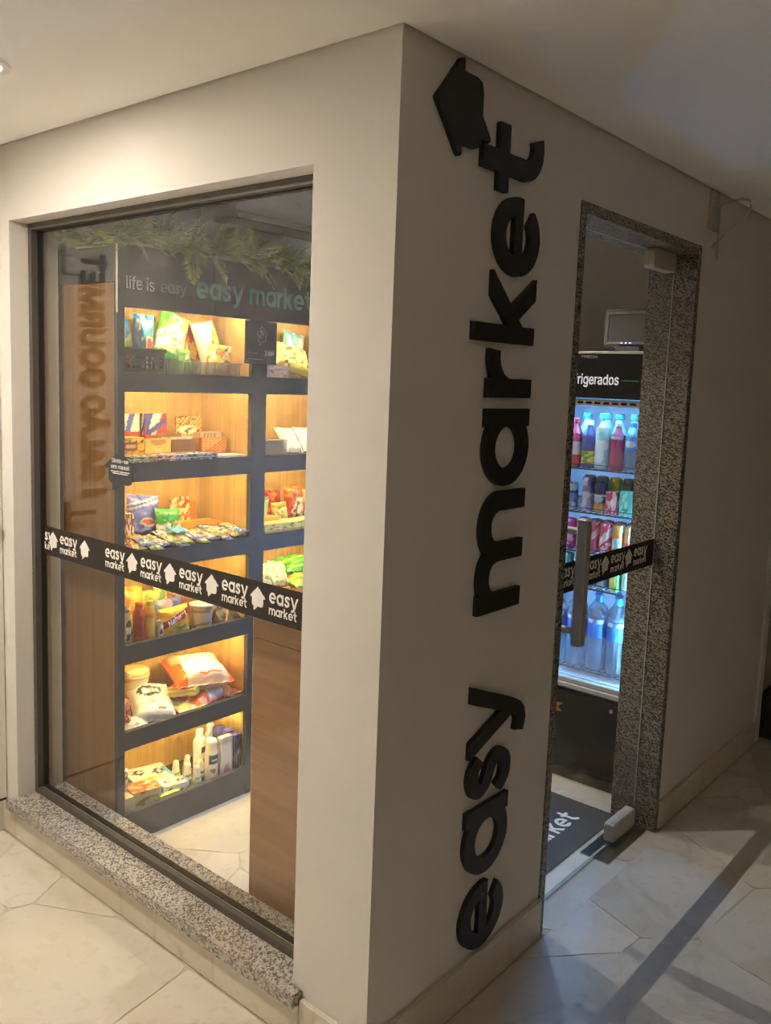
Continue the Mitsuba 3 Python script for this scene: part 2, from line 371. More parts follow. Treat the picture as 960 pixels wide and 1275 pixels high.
# house shaped sticker
hs = affinity.translate(affinity.scale(HOUSE, 0.172, 0.126, origin=(0, 0)), -1.122 - 0.086, 1.246)
hx = cat(frame(extrude(hs, 0.0008), FY, (0, 0.0895, 0)))
tell(put(win + '__house_sticker', hx, 'm_graphite'), 'dark grey house shaped sticker with white lettering')
def stick(m, z): put(win + '__house_sticker__lettering', frame(m, FY, (-1.122, 0.0885, z)), 'm_text_grey')
a = fit_text('Sinta-se', 0.088, 0.0125, 0.0004, True); a.apply_translation([-0.044, 0, 0]); stick(a, 1.3330)
a = fit_text('em casa!', 0.096, 0.0125, 0.0004, True); a.apply_translation([-0.048, 0, 0]); stick(a, 1.3150)
put(win + '__house_sticker__text_line', frame(cat(bx(-0.048, 0.05, 0, 0.003, 0, 0.0004), bx(-0.04, 0.042, -0.006, -0.003, 0, 0.0004)), FY, (-1.122, 0.0885, 1.305)), 'm_text_grey')

# ---------------------------------------------------------------- door: granite lining, glass leaf
tr = 'trim_2'; labels[tr] = {'label': 'speckled granite lining around the glass door', 'kind': 'structure'}
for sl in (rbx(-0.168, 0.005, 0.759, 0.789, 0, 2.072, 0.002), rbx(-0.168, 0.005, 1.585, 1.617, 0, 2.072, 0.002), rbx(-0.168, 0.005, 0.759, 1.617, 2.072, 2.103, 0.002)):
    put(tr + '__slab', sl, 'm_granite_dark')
dk = 'door_1'; labels[dk] = {'label': 'frameless glass shop door with a long vertical bar handle', 'kind': 'structure'}
xg = -0.075
gp = trimesh.Trimesh([(xg, 0.792, 0.012), (xg, 1.580, 0.012), (xg, 1.580, 2.062), (xg, 0.792, 2.062)], [[0, 1, 2], [0, 2, 3]], process=False)
put(dk + '__pane', gp, 'm_glass_door')
tell(put(dk + '__glass_edge', cat(bx(xg - 0.002, xg + 0.002, 1.580, 1.5815, 0.09, 2.005), bx(xg - 0.004, xg + 0.004, 0.8, 1.36, 0.010, 0.012), bx(xg - 0.004, xg + 0.004, 0.8, 1.36, 2.062, 2.064)), 'm_glass_edge'), 'pale polished edge of the glass')
def fitting(z0, z1):
    s = sbox(1.375, z0, 1.556, z1).buffer(-0.012).buffer(0.012); m = extrude(s, 0.034)
    m.vertices = np.stack([m.vertices[:, 2] - 0.017 + xg, m.vertices[:, 0], m.vertices[:, 1]], 1)
    pl_ = extrude(s.buffer(-0.004), 0.038); pl_.vertices = np.stack([pl_.vertices[:, 2] - 0.019 + xg, pl_.vertices[:, 0], pl_.vertices[:, 1]], 1)
    return cat(m, pl_)
tell(put(dk + '__pivot_fitting', fitting(0.016, 0.084), 'm_plastic_grey'), 'grey lower pivot fitting')
tell(put(dk + '__pivot_fitting', fitting(2.008, 2.070), 'm_plastic_grey'), 'grey upper pivot fitting')
hb = rbx(-0.018, 0.016, 0.884, 0.918, 0.850, 1.232, 0.005)
hk = put(dk + '__handle', hb, 'm_handle'); tell(hk, 'long square satin metal bar handle')
for z in (1.192, 0.892):
    put(hk + '__standoff', tube([(xg + 0.001, 0.901, z), (-0.017, 0.901, z)], 0.0105, 14), 'm_handle')
    put(hk + '__rosette', tube([(xg + 0.001, 0.901, z), (xg + 0.007, 0.901, z)], 0.017, 18), 'm_handle')
dits = []
for i in range(4):
    y = 0.892 + 0.175 * i
    dits.append((y - 0.8, EM)); 
    if i < 3: dits.append((y + 0.134 - 0.8, 'house'))
vinyl_band(dk + '__vinyl_strip', FX, (xg + 0.0012, 0.8, 0), 0.732 + 0.048, 0.990, 1.084, dits, 0.175)
fp = thing('floor_pivot_plate', 'flat polished steel pivot cover plate set in the floor under the glass door', 'floor plate')
scene.pop(fp, None)
scene[fp] = mikit.ply(rbx(-0.125, -0.018, 1.265, 1.575, 0.0, 0.004, 0.001), 'm_steel')

# doormat
dm = thing('doormat', 'dark grey doormat with white lettering lying inside the glass door', 'doormat')
put(dm + '__carpet', rbx(-0.72, -0.142, 0.74, 1.592, 0.0, 0.009, 0.002), 'm_mat')
s = word_shape('easy market', 0.062, 0.63); put(dm + '__lettering', frame(extrude(s, 0.0006), np.array([[0, -1, 0], [1, 0, 0], [0, 0, 1.0]]), (-0.236, 0.845, 0.0092)), 'm_band_text')

# ---------------------------------------------------------------- big black lettering on the wall
ws = thing('wall_lettering', 'big black raised shop name running up the beige wall beside the glass door', 'sign')
spans = [('e', 0.137, 0.318), ('a', 0.344, 0.536), ('s', 0.549, 0.678), ('y', 0.677, 0.866), ('m', 1.045, 1.348), ('a', 1.360, 1.550), ('r', 1.576, 1.692), ('k', 1.707, 1.872), ('e', 1.866, 2.050), ('t', 2.050, 2.201)]
for ch, z0, z1 in spans:
    g = GB[ch]; x0, _, x1, _ = g.bounds
    s = affinity.scale(affinity.translate(g, -x0, 0), (z1 - z0) / (x1 - x0), 0.192, origin=(0, 0)).simplify(0.0006)
    m = extrude(s, 0.014); m = frame(m, FX @ ROT, (0.0, 0.535, z0))
    put(ws + '__letter', m, 'm_black')
s = affinity.scale(HOUSE, 0.206, 0.202, origin=(0, 0)).simplify(0.0005)
m = frame(extrude(s, 0.014), FX @ ROT, (0.0, 0.304, 2.090))
tell(put(ws + '__house_emblem', m, 'm_black'), 'black house shaped emblem under the ceiling')

# bracket near the ceiling beyond the door
wb = thing('wall_bracket', 'small white plate with a bent loop arm high beyond the glass door', 'bracket')
put(wb + '__plate', rbx(0.0, 0.012, 1.655, 1.725, 2.165, 2.298, 0.003), 'm_plastic_grey')
put(wb + '__loop_arm', tube([(0.012, 1.69, 2.245), (0.05, 1.69, 2.255), (0.10, 1.69, 2.262), (0.125, 1.69, 2.255), (0.132, 1.69, 2.235), (0.118, 1.69, 2.205), (0.08, 1.69, 2.17), (0.03, 1.69, 2.13), (0.006, 1.69, 2.105)], 0.0045, 8), 'm_plastic_grey', smooth=40)
put(wb + '__rod', tube([(0.012, 1.73, 2.25), (0.010, 1.735, 2.15), (0.008, 1.745, 2.075)], 0.004, 8), 'm_plastic_grey')

bp = thing('low_cabinet', 'dark low box standing against the wall past the pale trim', 'cabinet')
put(bp + '__body', rbx(-0.010, 0.30, 2.80, 3.60, 0.0, 0.20, 0.004), 'm_dark_plinth'); put(bp + '__top', rbx(-0.010, 0.31, 2.79, 3.61, 0.20, 0.215, 0.003), 'm_dark_plinth')

# ---------------------------------------------------------------- side door seen mirrored in the window
d2 = 'door_2'; labels[d2] = {'label': 'pale door of the side room with dark lettering running up it', 'kind': 'structure'}
put(d2 + '__leaf', bx(XL, XL + 0.012, -0.95, -0.004, 0.118, 2.10), 'm_door_leaf')
tell(put(d2 + '__kick_plate', bx(XL, XL + 0.010, -0.95, -0.004, 0.002, 0.108), 'm_offwhite'), 'plain plate along the foot of the door')
put(d2 + '__shadow_gap', bx(XL, XL + 0.004, -0.95, -0.004, 0.108, 0.118), 'm_black')  # black strip stands in for the shadow line above the plate
t_ = fit_text('SALÃO GOURMET', 0.80, 0.084, 0.008, True)
put(d2 + '__lettering', frame(t_, FX @ ROT, (XL + 0.012, -0.115, 1.215)), 'm_black')
put(d2 + '__lettering', bx(XL + 0.012, XL + 0.02, -0.205, -0.112, 1.160, 1.180), 'm_black')
hr = affinity.scale(HOUSE, 0.034, 0.034, origin=(0, 0)); hr = hr.difference(hr.buffer(-0.004))
put(d2 + '__house_emblem', frame(extrude(hr, 0.003), FX @ ROT, (XL + 0.012, -0.185 - 0.0, 1.965)), 'm_black')
put(d2 + '__handle', cat(bx(XL + 0.012, XL + 0.02, -0.062, -0.026, 1.03, 1.14), rbx(XL + 0.030, XL + 0.042, -0.15, -0.035, 1.090, 1.108, 0.003), bx(XL + 0.012, XL + 0.032, -0.052, -0.036, 1.09, 1.108)), 'm_black')
sp = thing('switch_plate', 'white plate on the side wall above the lettered door handle, seen mirrored in the window', 'sign plate')
scene[sp] = mikit.ply(rbx(XL + 0.012, XL + 0.022, -0.105, -0.05, 1.935, 2.045, 0.002), 'm_white')

# ---------------------------------------------------------------- lamps
def disc_light(name, label, x, y, z, r, rad, weight=0.05, group=None):
    k = thing(name, label, 'ceiling light', group)
    a = trimesh.creation.annulus(r, r + 0.018, 0.006, sections=40); a.apply_translation([x, y, z - 0.003]); put(k + '__trim_ring', a, 'm_white')
    d = trimesh.creation.cylinder(r, 0.004, sections=40); d.apply_translation([x, y, z - 0.002])
    scene[numbered(k + '__lens')] = mikit.ply(d, 'm_white', emitter={'type': 'area', 'radiance': rgb(rad), 'sampling_weight': weight})
    return k
A_ = math.pi * 0.055 ** 2
disc_light('downlight', 'round recessed ceiling light nearest the shop window', -0.945, -0.40, HC, 0.055, CORRIDOR * 0.16, 4.0)
disc_light('downlight', 'round recessed corridor ceiling light further from the shop window', -1.15, -0.95, HC, 0.055, CORRIDOR * 1.34, 7.0)
sl = disc_light('downlight', 'round ceiling spot inside the shop above the floor between shelves and counter', -0.62, 0.93, HS, 0.05, [3, 2.7, 2.2])
scene['shop_spot_light'] = {'type': 'spot', 'to_world': T().look_at(origin=[-0.62, 0.93, HS - 0.008], target=[-0.62, 0.93, 0], up=[0, 1, 0]), 'intensity': rgb(STORE_SPOT), 'sampling_weight': 1.5, 'cutoff_angle': 44.0, 'beam_width': 26.0}
disc_light('downlight', 'round ceiling spot inside the shop in front of the drinks fridge', -0.62, 1.50, HS, 0.05, [3, 2.7, 2.2])
scene['shop_spot_light_2'] = {'type': 'spot', 'to_world': T().look_at(origin=[-0.62, 1.50, HS - 0.008], target=[-0.62, 1.50, 0], up=[0, 1, 0]), 'intensity': rgb(STORE_SPOT * 0.8), 'sampling_weight': 1.5, 'cutoff_angle': 40.0, 'beam_width': 22.0}

# ================================================================= SHELVING UNIT
XF, XB = -1.286, -1.600
su = thing('shelving_unit', 'graphite and wood shelving unit with lit compartments behind the shop window', 'shelving unit')
put(su + '__end_panel', bx(-1.655, -1.306, 0.190, 0.209, 0.0, 1.885), 'm_wood_end')
put(su + '__fascia_return', bx(-1.655, -1.306, 0.188, 0.209, 1.886, 1.992), 'm_graphite')
for y0, y1 in ((0.186, 0.211), (0.742, 0.812), (1.342, 1.368)):
    put(su + '__stile', bx(-1.306, XF, y0, y1, 0.0, 1.81), 'm_graphite')
put(su + '__divider', bx(XB, -1.306, 0.745, 0.809, 0.0, 1.835), 'm_wood')
put(su + '__end_panel', bx(-1.655, -1.306, 1.344, 1.366, 0.0, 1.99), 'm_wood_end')
put(su + '__back_panel', bx(-1.625, XB, 0.209, 1.344, 0.0, 1.99), 'm_wood')
put(su + '__top_board', bx(XB, -1.306, 0.209, 1.344, 1.835, 1.855), 'm_graphite')
put(su + '__top_board', bx(-1.655, XF, 0.186, 1.368, 1.992, 2.004), 'm_graphite_dark')
tell(put(su + '__header_edge', bx(-1.292, -1.283, 0.1835, 0.1855, 1.79, 2.004), 'm_offwhite'), 'thin pale vertical edge of the header')
TOPS = [1.605, 1.312, 1.012, 0.702, 0.402, 0.108]     # upper edge of each shelf's front lip
DROP = [0.0, 0.0, 0.0, 0.028, 0.035, 0.050]            # how far the board lies below it
BAYS = [(0.211, 0.742), (0.812, 1.342)]
for y0, y1 in BAYS:
    for zt, dp in zip(TOPS, DROP):
        ya, yb = (0.209, 0.745) if y0 < 0.5 else (0.809, 1.344)
        put(su + '__shelf', bx(XB, -1.306, ya, yb, zt - dp - 0.020, zt - dp), 'm_graphite')
        put(su + '__shelf_lip', bx(-1.306, XF, y0, y1, zt - 0.063, zt), 'm_graphite')
    put(su + '__plinth', bx(-1.315, XF - 0.004, y0, y1, 0.0, 0.044), 'm_graphite')
    for zt in [1.855] + [t - d for t, d in zip(TOPS[:-1], DROP)]:
        put(su + '__led_profile', bx(-1.320, -1.309, y0 + 0.01, y1 - 0.01, zt - 0.0345, zt - 0.0205), 'm_white')
        e = trimesh.Trimesh([(-1.3205, y0 + .012, zt - .0345), (-1.3205, y1 - .012, zt - .0345), (-1.3325, y1 - .012, zt - .0210), (-1.3325, y0 + .012, zt - .0210)], [[0, 2, 1], [0, 3, 2]], process=False)
        if e.face_normals[0][2] > 0: e.invert()
        scene[numbered(su + '__led_strip')] = mikit.ply(e, 'm_white', emitter={'type': 'area', 'radiance': rgb(LED)})
fc = put(su + '__header', bx(-1.306, XF, 0.186, 0.5655, 1.81, 1.992), 'm_graphite'); tell(fc, 'graphite header panel with the slogan')
fd = put(su + '__header', bx(-1.306, XF, 0.5675, 1.368, 1.81, 1.992), 'm_graphite'); tell(fd, 'graphite header panel with the green shop name')
put(fc + '__lettering', frame(fit_text('life is', 0.104, 0.040, 0.001), FX, (XF, 0.217, 1.867)), 'm_text_grey')
put(fc + '__lettering', frame(extrude(word_shape('easy', 0.030, 0.102, GL), 0.001), FX, (XF, 0.345, 1.867)), 'm_text_dim')
put(fd + '__lettering', frame(extrude(word_shape('easy', 0.057, 0.208), 0.001), FX, (XF, 0.489, 1.862)), 'm_teal')
put(fd + '__lettering', frame(extrude(word_shape('market', 0.057, 0.312), 0.001), FX, (XF, 0.722, 1.862)), 'm_teal')

# hanging plate "24H"
pk = thing('hours_plate', 'dark plate reading 24H with a house outline on the stile between the two shelf bays', 'sign')
put(pk + '__plate', rbx(-1.284, -1.276, 0.700, 0.850, 1.652, 1.806, 0.001), 'm_graphite_dark')
o = affinity.scale(HOUSE, 0.055, 0.072, origin=(0, 0)); o = o.difference(o.buffer(-0.0025)).simplify(0.0004)
put(pk + '__house_outline', frame(extrude(o, 0.0008), FX, (-1.276, 0.7485, 1.718)), 'm_text_dim')
put(pk + '__bird_mark', frame(extrude(unary_union([Point(0, 0).buffer(0.007), Point(0.008, -0.008).buffer(0.006), Point(-0.006, -0.018).buffer(0.006)]), 0.0008), FX, (-1.276, 0.774, 1.768)), 'm_text_dim')
put(pk + '__lettering', frame(fit_text('24H', 0.046, 0.019, 0.0008), FX, (-1.276, 0.790, 1.683)), 'm_text_grey')
put(pk + '__text_line', frame(cat(bx(0, 0.045, 0, 0.002, 0, 0.0008), bx(0, 0.075, -0.022, -0.020, 0, 0.0008)), FX, (-1.276, 0.712, 1.690)), 'm_text_dim')

# ---------------------------------------------------------------- counter
cc = thing('checkout_counter', 'brown wood panelled counter standing close behind the window at its right end', 'counter')
put(cc + '__front_panel', bx(-0.66, -0.172, 0.222, 0.240, 0.0, 0.872), 'm_walnut')
put(cc + '__front_rail', bx(-0.66, -0.172, 0.222, 0.240, 0.874, 0.962), 'm_walnut')
put(cc + '__side_panel', bx(-0.660, -0.642, 0.241, 0.700, 0.0, 0.962), 'm_walnut')
tell(put(cc + '__edge_band', bx(-0.6615, -0.6602, 0.222, 0.240, 0.0, 0.962), 'm_edge_band'), 'pale edge strip')
put(cc + '__worktop', rbx(-0.67, -0.172, 0.218, 0.72, 0.963, 0.985, 0.002), 'm_walnut')

# ---------------------------------------------------------------- air conditioner
ac = thing('air_conditioner', 'grey split air conditioner on the wall above the fern garland', 'air conditioner')
put(ac + '__body', rbx(-1.659, -1.455, 0.775, 1.60, 2.205, 2.46, 0.02), 'm_white', smooth=30)
put(ac + '__air_outlet', bx(-1.60, -1.449, 0.80, 1.575, 2.192, 2.206), 'm_black')
put(ac + '__flap', rbx(-1.470, -1.445, 0.80, 1.575, 2.196, 2.213, 0.003), 'm_offwhite')
put(ac + '__lettering', frame(fit_text('24', 0.03, 0.018, 0.0006), FX, (-1.4545, 1.10, 2.285)), 'm_text_grey')

# ---------------------------------------------------------------- fern garland
fg = thing('fern_garland', 'green artificial fern garland hanging along the top edge of the shelving unit', 'plant garland')
rng = np.random.default_rng(11)
vine = [(-1.58 + 0.28 * t, 0.176 + 0.008 * math.sin(t * 7), 2.02 + 0.01 * math.sin(t * 9)) for t in np.linspace(0, 1, 8)] + [(-1.285 + 0.015 * math.sin(y * 14), y, 2.022 + 0.012 * math.sin(y * 21)) for y in np.linspace(0.20, 1.36, 26)]
put(fg + '__vine', tube(vine, 0.006, 6), 'm_stem')
def frond(base, out, length, droop, wid, seed):
    r = np.random.default_rng(seed); n = 15; V, Fc = [], []
    out = np.array(out, float); out /= np.linalg.norm(out); P = []
    p = np.array(base, float); d = out.copy()
    for i in range(n + 1):
        P.append(p.copy()); p = p + d * length / n; d = d + np.array([0, 0, -droop / n * (0.5 + i / n)]) + r.normal(0, 0.02, 3); d /= np.linalg.norm(d)
    P = np.array(P)
    side = np.cross(out, [0, 0, 1.0]); side /= np.linalg.norm(side)
    for i in range(1, n + 1):
        t = i / n; w_ = wid * (math.sin(math.pi * min(1, 0.15 + t * 0.85)) ** 0.7) * (1 - 0.3 * t)
        dd = P[i] - P[i - 1]; dd /= np.linalg.norm(dd)
        for s in (-1, 1):
            a = P[i - 1] + 0.3 * (P[i] - P[i - 1]); tip = a + s * side * w_ + dd * w_ * 0.45 + np.array([0, 0, -0.25 * w_]) + r.normal(0, 0.002, 3)
            mid1 = a + (tip - a) * 0.5 + dd * length / n * 0.42; mid2 = a + (tip - a) * 0.5 - dd * length / n * 0.42
            k = len(V); V += [a, mid2, tip, mid1]; Fc += [[k, k + 1, k + 2], [k, k + 2, k + 3]]
    lf = trimesh.Trimesh(np.array(V), np.array(Fc), process=False)
    return cat(lf, tube(P[::3], 0.0012, 4))
k = 0
for i in range(190):
    if i < 22:
        t = rng.uniform(0, 1); base = (-1.58 + 0.29 * t, 0.178, 2.02); out = (rng.normal(0, .8), -0.5 + rng.normal(0, .3), rng.uniform(0.0, 0.9)); ln = rng.uniform(0.05, 0.085)
    else:
        y = 0.19 + 1.16 * (i - 22) / 167 + rng.normal(0, 0.01); base = (-1.285 + rng.normal(0, 0.01), y, 2.022); out = (rng.uniform(0.15, 1.0), rng.normal(0, .75), rng.uniform(-0.35, 1.3)); ln = rng.uniform(0.09, 0.15)
        if rng.uniform() < 0.10: ln *= 1.25
    m = frond(base, out, ln, rng.uniform(0.6, 2.0), rng.uniform(0.022, 0.042), 100 + i)
    m.vertices[:, 2] = np.minimum(m.vertices[:, 2], 2.18)
    m.vertices[:, 1] = np.maximum(m.vertices[:, 1], 0.114)
    # keep the leaves in front of the header and above the window wall
    m.vertices[:, 0] = np.where((m.vertices[:, 2] < 2.006) & (m.vertices[:, 1] > 0.18), np.maximum(m.vertices[:, 0], -1.279), m.vertices[:, 0])
    m.vertices[:, 1] = np.where((m.vertices[:, 2] < 2.006) & (m.vertices[:, 0] < -1.28), np.minimum(m.vertices[:, 1], 0.183), m.vertices[:, 1])
    put(fg + '__frond', m, ['m_fern_a', 'm_fern_b', 'm_fern_c'][i % 3])

# ================================================================= GOODS
def P(bg, *layers):
    def paint(u, v):
        u, v = np.asarray(u, float), np.asarray(v, float)
        c = np.tile(lin(bg), (len(u), 1))
        for l in layers:
            k = l[0]
            if k == 'e': on = ((u - l[1]) / l[3]) ** 2 + ((v - l[2]) / l[4]) ** 2 < 1
            elif k == 'r': on = (u >= l[1]) & (u <= l[3]) & (v >= l[2]) & (v <= l[4])
            elif k == 'd': on = np.abs(v - l[1] * u - l[2]) < l[3]
            elif k == 'a': on = v > l[1] * u + l[2]
            elif k == 'n': on = meshkit.noise(np.c_[u * l[1], v * l[1], u * 0 + 3.3], l[4] if len(l) > 4 else 1) > l[2]
            elif k == 's': on = np.mod(u * l[1] + v * (l[4] if len(l) > 4 else 0), 1) < l[2]
            c[on] = lin(l[-1] if k not in ('n', 's') else l[3])
        return c
    return paint

def local_rot(lean=0, yaw=0, roll=0):
    return trimesh.transformations.euler_matrix(-math.radians(lean), math.radians(yaw), 0, 'sxyz')[:3, :3] @ trimesh.transformations.euler_matrix(0, 0, math.radians(roll))[:3, :3]

def rest(V, F, pos, lean, yaw, roll):
    V = V @ local_rot(lean, yaw, roll).T
    V = V - np.array([0, V[:, 1].min(), 0])
    return V @ F.T + np.asarray(pos, float)

def bag_mesh(w_, h, t, paint, seed=0, nu=26, nv=32, fat=1.0, back=None):
    u, v = np.meshgrid(np.linspace(-1, 1, nu), np.linspace(-1, 1, nv)); u, v = u.ravel(), v.ravel()
    th = t / 2 * np.clip(1 - np.abs(u) ** 2.6, 0, 1) ** 0.62 * np.clip(1 - np.abs(v / 0.93) ** 4, 0, 1) ** 0.5
    wr = (meshkit.fbm(np.c_[u * 2.4, v * 2.6, u * 0 + seed], 3, seed) - 0.5)
    pin = 1 - 0.07 * np.clip(1 - np.abs(v), 0, 1) ** 0.5 * fat
    edge = 1 + 0.012 * np.sin(v * 40 + seed)
    x, y = u * w_ / 2 * pin * edge, v * h / 2 * (1 - 0.03 * (1 - np.abs(u)))
    inside = (np.abs(u) < 0.999) & (np.abs(v) < 0.999)
    zf = th * (1 + 0.55 * wr) + 0.006 * (meshkit.noise(np.c_[u * 6, v * 6, u * 0 + seed + 1], seed) - 0.5) * inside * (th > 0)
    ripple = 0.0025 * np.sin(u * 22) * (np.abs(v) > 0.9)
    A = np.stack([x, y, np.maximum(zf, 0.0006) * inside + ripple], 1); B = np.stack([x, y, -np.maximum(th * (1 - 0.4 * wr), 0.0006) * inside + ripple], 1)
    q = (np.arange(nv - 1)[:, None] * nu + np.arange(nu - 1)).ravel()
    f1 = np.vstack([np.stack([q, q + 1, q + nu + 1], 1), np.stack([q, q + nu + 1, q + nu], 1)])
    V = np.vstack([A, B]); Fc = np.vstack([f1, f1[:, ::-1] + len(A)])
    return V, Fc, np.vstack([paint(u, v), (back or paint)(u, v)])

def box_mesh(w_, h, d, paint, side=None, top=None, n=12):
    V, Fc, C = [], [], []
    g = np.linspace(-1, 1, n); u, v = [a.ravel() for a in np.meshgrid(g, g)]; o = u * 0 + 1
    q = (np.arange(n - 1)[:, None] * n + np.arange(n - 1)).ravel(); f = np.vstack([np.stack([q, q + 1, q + n + 1], 1), np.stack([q, q + n + 1, q + n], 1)])
    for X, Y, Z, p in ((u, v, o, paint), (-u, v, -o, paint), (o, v, -u, side or paint), (-o, v, u, side or paint), (u, o, -v, top or paint), (u, -o, v, paint)):
        Fc.append(f + len(V) * len(u)); V.append(np.stack([X * w_ / 2, Y * h / 2, Z * d / 2], 1)); C.append(p(u, v))
    return np.vstack(V), np.vstack(Fc), np.vstack(C)

def lathe_mesh(prof, paint, n=28, closed=True):
    """prof: (radius, height) points; paint(u, v): u angle -1..1 (0 = front), v = height fraction -1..1"""
    prof = np.array(prof, float); seg = []
    for a, b in zip(prof[:-1], prof[1:]):
        m_ = max(1, int(np.linalg.norm(b - a) / 0.006)); seg += [a + (b - a) * t for t in np.arange(m_) / m_]
    pr = np.array(seg + [prof[-1]]); ang = np.linspace(-math.pi, math.pi, n, endpoint=False) + 0.001
    R, A = np.meshgrid(pr[:, 0], ang, indexing='ij'); Z = np.repeat(pr[:, 1], n).reshape(R.shape)
    V = np.stack([(R * np.sin(A)).ravel(), Z.ravel(), (R * np.cos(A)).ravel()], 1)
    i, j = np.meshgrid(np.arange(len(pr) - 1), np.arange(n), indexing='ij'); i, j = i.ravel(), j.ravel(); j2 = (j + 1) % n
    Fc = np.vstack([np.stack([i * n + j, i * n + j2, (i + 1) * n + j2], 1), np.stack([i * n + j, (i + 1) * n + j2, (i + 1) * n + j], 1)])
    z0, z1 = pr[:, 1].min(), pr[:, 1].max()
    return V, Fc, paint((A / math.pi).ravel(), (2 * (Z - z0) / (z1 - z0) - 1).ravel())

def goods(name, label, category, geo, pos, lean=0, yaw=0, roll=0, F=FX, m='m_print', smooth=True, group=None):
    key = thing(name, label, category, group)
    V, Fc, C = geo
    scene[key] = mikit.ply((rest(V, F, pos, lean, yaw, roll), Fc), m, smooth, color=C)
    return key
def bag(name, label, y, x, z, w_, h, t, paint, lean=12, yaw=0, roll=0, cat_='snack bag', group=None, F=FX, seed=None, m='m_print'):
    seed = abs(hash((round(y * 1000), round(z * 1000)))) % 97 if seed is None else seed
    return goods(name, label, cat_, bag_mesh(w_, h, t, paint, seed), (x, y, z), lean, yaw, roll, F, m, True, group)
def carton(name, label, y, x, z, w_, h, d, paint, side=None, top=None, lean=0, yaw=0, roll=0, cat_='box', group=None, n=14):
    return goods(name, label, cat_, box_mesh(w_, h, d, paint, side, top, n), (x, y, z), lean, yaw, roll, FX, 'm_print_soft', False, group)

S1, S2, S3, S4, S5, S6 = [t - d for t, d in zip(TOPS, DROP)]
e = 0.0006
# ---- shelf 1 (top), left bay
bk = thing('basket', 'black perforated plastic basket at the left of the top shelf', 'basket')
def lattice(x0, x1, y0, y1, z0, z1):
    ms = [bx(x0, x1, y0, y1, z0, z0 + 0.003)]
    for (a0, a1, b0, b1) in ((x1 - 0.003, x1, y0, y1), (x0, x0 + 0.003, y0, y1), (x0, x1, y0, y0 + 0.003), (x0, x1, y1 - 0.003, y1)):
        ms += [bx(a0, a1, b0, b1, z0, z0 + 0.014), bx(a0, a1, b0, b1, z1 - 0.020, z1 - 0.008)]
        long = max(a1 - a0, b1 - b0); n = max(3, int(long / 0.017))
        for r_ in range(3):
            zb = z0 + 0.014 + (z1 - z0 - 0.034) * (r_ + 1) / 3; ms.append(bx(a0, a1, b0, b1, zb - 0.006, zb))
        for i in range(n + 1):
            t = i / n
            if a1 - a0 < b1 - b0: yc = b0 + t * (b1 - b0 - 0.008); ms.append(bx(a0, a1, yc, yc + 0.008, z0 + 0.01, z1 - 0.01))
            else: xc = a0 + t * (a1 - a0 - 0.008); ms.append(bx(xc, xc + 0.008, b0, b1, z0 + 0.01, z1 - 0.01))
    return cat(ms)
put(bk + '__body', lattice(-1.535, -1.318, 0.216, 0.384, S1 + e, S1 + 0.079), 'm_black')
put(bk + '__rim', cat(bx(-1.539, -1.314, 0.2135, 0.219, S1 + .071, S1 + .079), bx(-1.539, -1.314, 0.381, 0.388, S1 + .071, S1 + .079), bx(-1.321, -1.312, 0.2135, 0.388, S1 + .067, S1 + .079), bx(-1.541, -1.532, 0.2135, 0.388, S1 + .067, S1 + .079)), 'm_black')
def open_tray(x0, x1, y0, y1, z0, z1, t=0.002):
    return cat(bx(x0, x1, y0, y1, z0, z0 + t), bx(x0, x0 + t, y0, y1, z0, z1), bx(x1 - t, x1, y0, y1, z0, z1), bx(x0, x1, y0, y0 + t, z0, z1), bx(x0, x1, y1 - t, y1, z0, z1))
def clear_tray(name, label, x0, x1, y0, y1, z, h):
    k = thing(name, label, 'tray')
    put(k + '__body', open_tray(x0, x1, y0, y1, z + e, z + h - .0045), 'm_clear_plastic')
    put(k + '__rim', cat(bx(x0 - .005, x1 + .005, y0 - .005, y0 + .002, z + h - .004, z + h), bx(x0 - .005, x1 + .005, y1 - .002, y1 + .005, z + h - .004, z + h), bx(x0 - .005, x0 + .002, y0 + .002, y1 - .002, z + h - .004, z + h), bx(x1 - .002, x1 + .005, y0 + .002, y1 - .002, z + h - .004, z + h)), 'm_clear_plastic')
    for i in range(7): put(k + '__rib', bx(x1, x1 + .0012, y0 + .01 + i * (y1 - y0 - .024) / 6, y0 + .014 + i * (y1 - y0 - .024) / 6, z + .004, z + h - .005), 'm_clear_plastic')
    return k
bag('snack_bag', 'blue snack bag with green and red print at the far left of the black basket', 0.306, -1.45, S1 + .005, .085, .175, .045, P('1f64b4', ('a', .2, -.1, 'dfe8f0'), ('a', .4, .15, '2b76cf'), ('n', 2.5, .62, '9fd06a', 3), ('r', -1, -1, 1, -.15, 'c0492f'), ('r', -1, -.15, 1, .1, '8fb04a')), 8, 12)
bag('snack_bag', 'dark blue snack bag with a red and white panel in the black basket', 0.352, -1.395, S1 + .005, .075, .19, .035, P('123468', ('n', 2, .6, '2a6cb8', 5), ('d', -1.5, .6, .5, '58b4e0'), ('r', .1, -1, .9, .2, 'efe6df'), ('e', .5, -.3, .38, .45, 'c2432e')), 8, -10, -5)
clear_tray('tray', 'clear plastic tray in the middle of the top shelf', -1.54, -1.322, 0.396, 0.538, S1, .05)
clear_tray('tray', 'clear plastic tray at the right of the top shelf', -1.54, -1.322, 0.551, 0.712, S1, .045)
bag('snack_bag', 'light green bag behind the large white one on the top shelf', 0.455, -1.515, S1 + .004, .10, .195, .04, P('6cbf3c', ('n', 2, .55, '93d95d', 2), ('e', 0, .2, .6, .3, 'e9f2df')), 6, 8, 4)
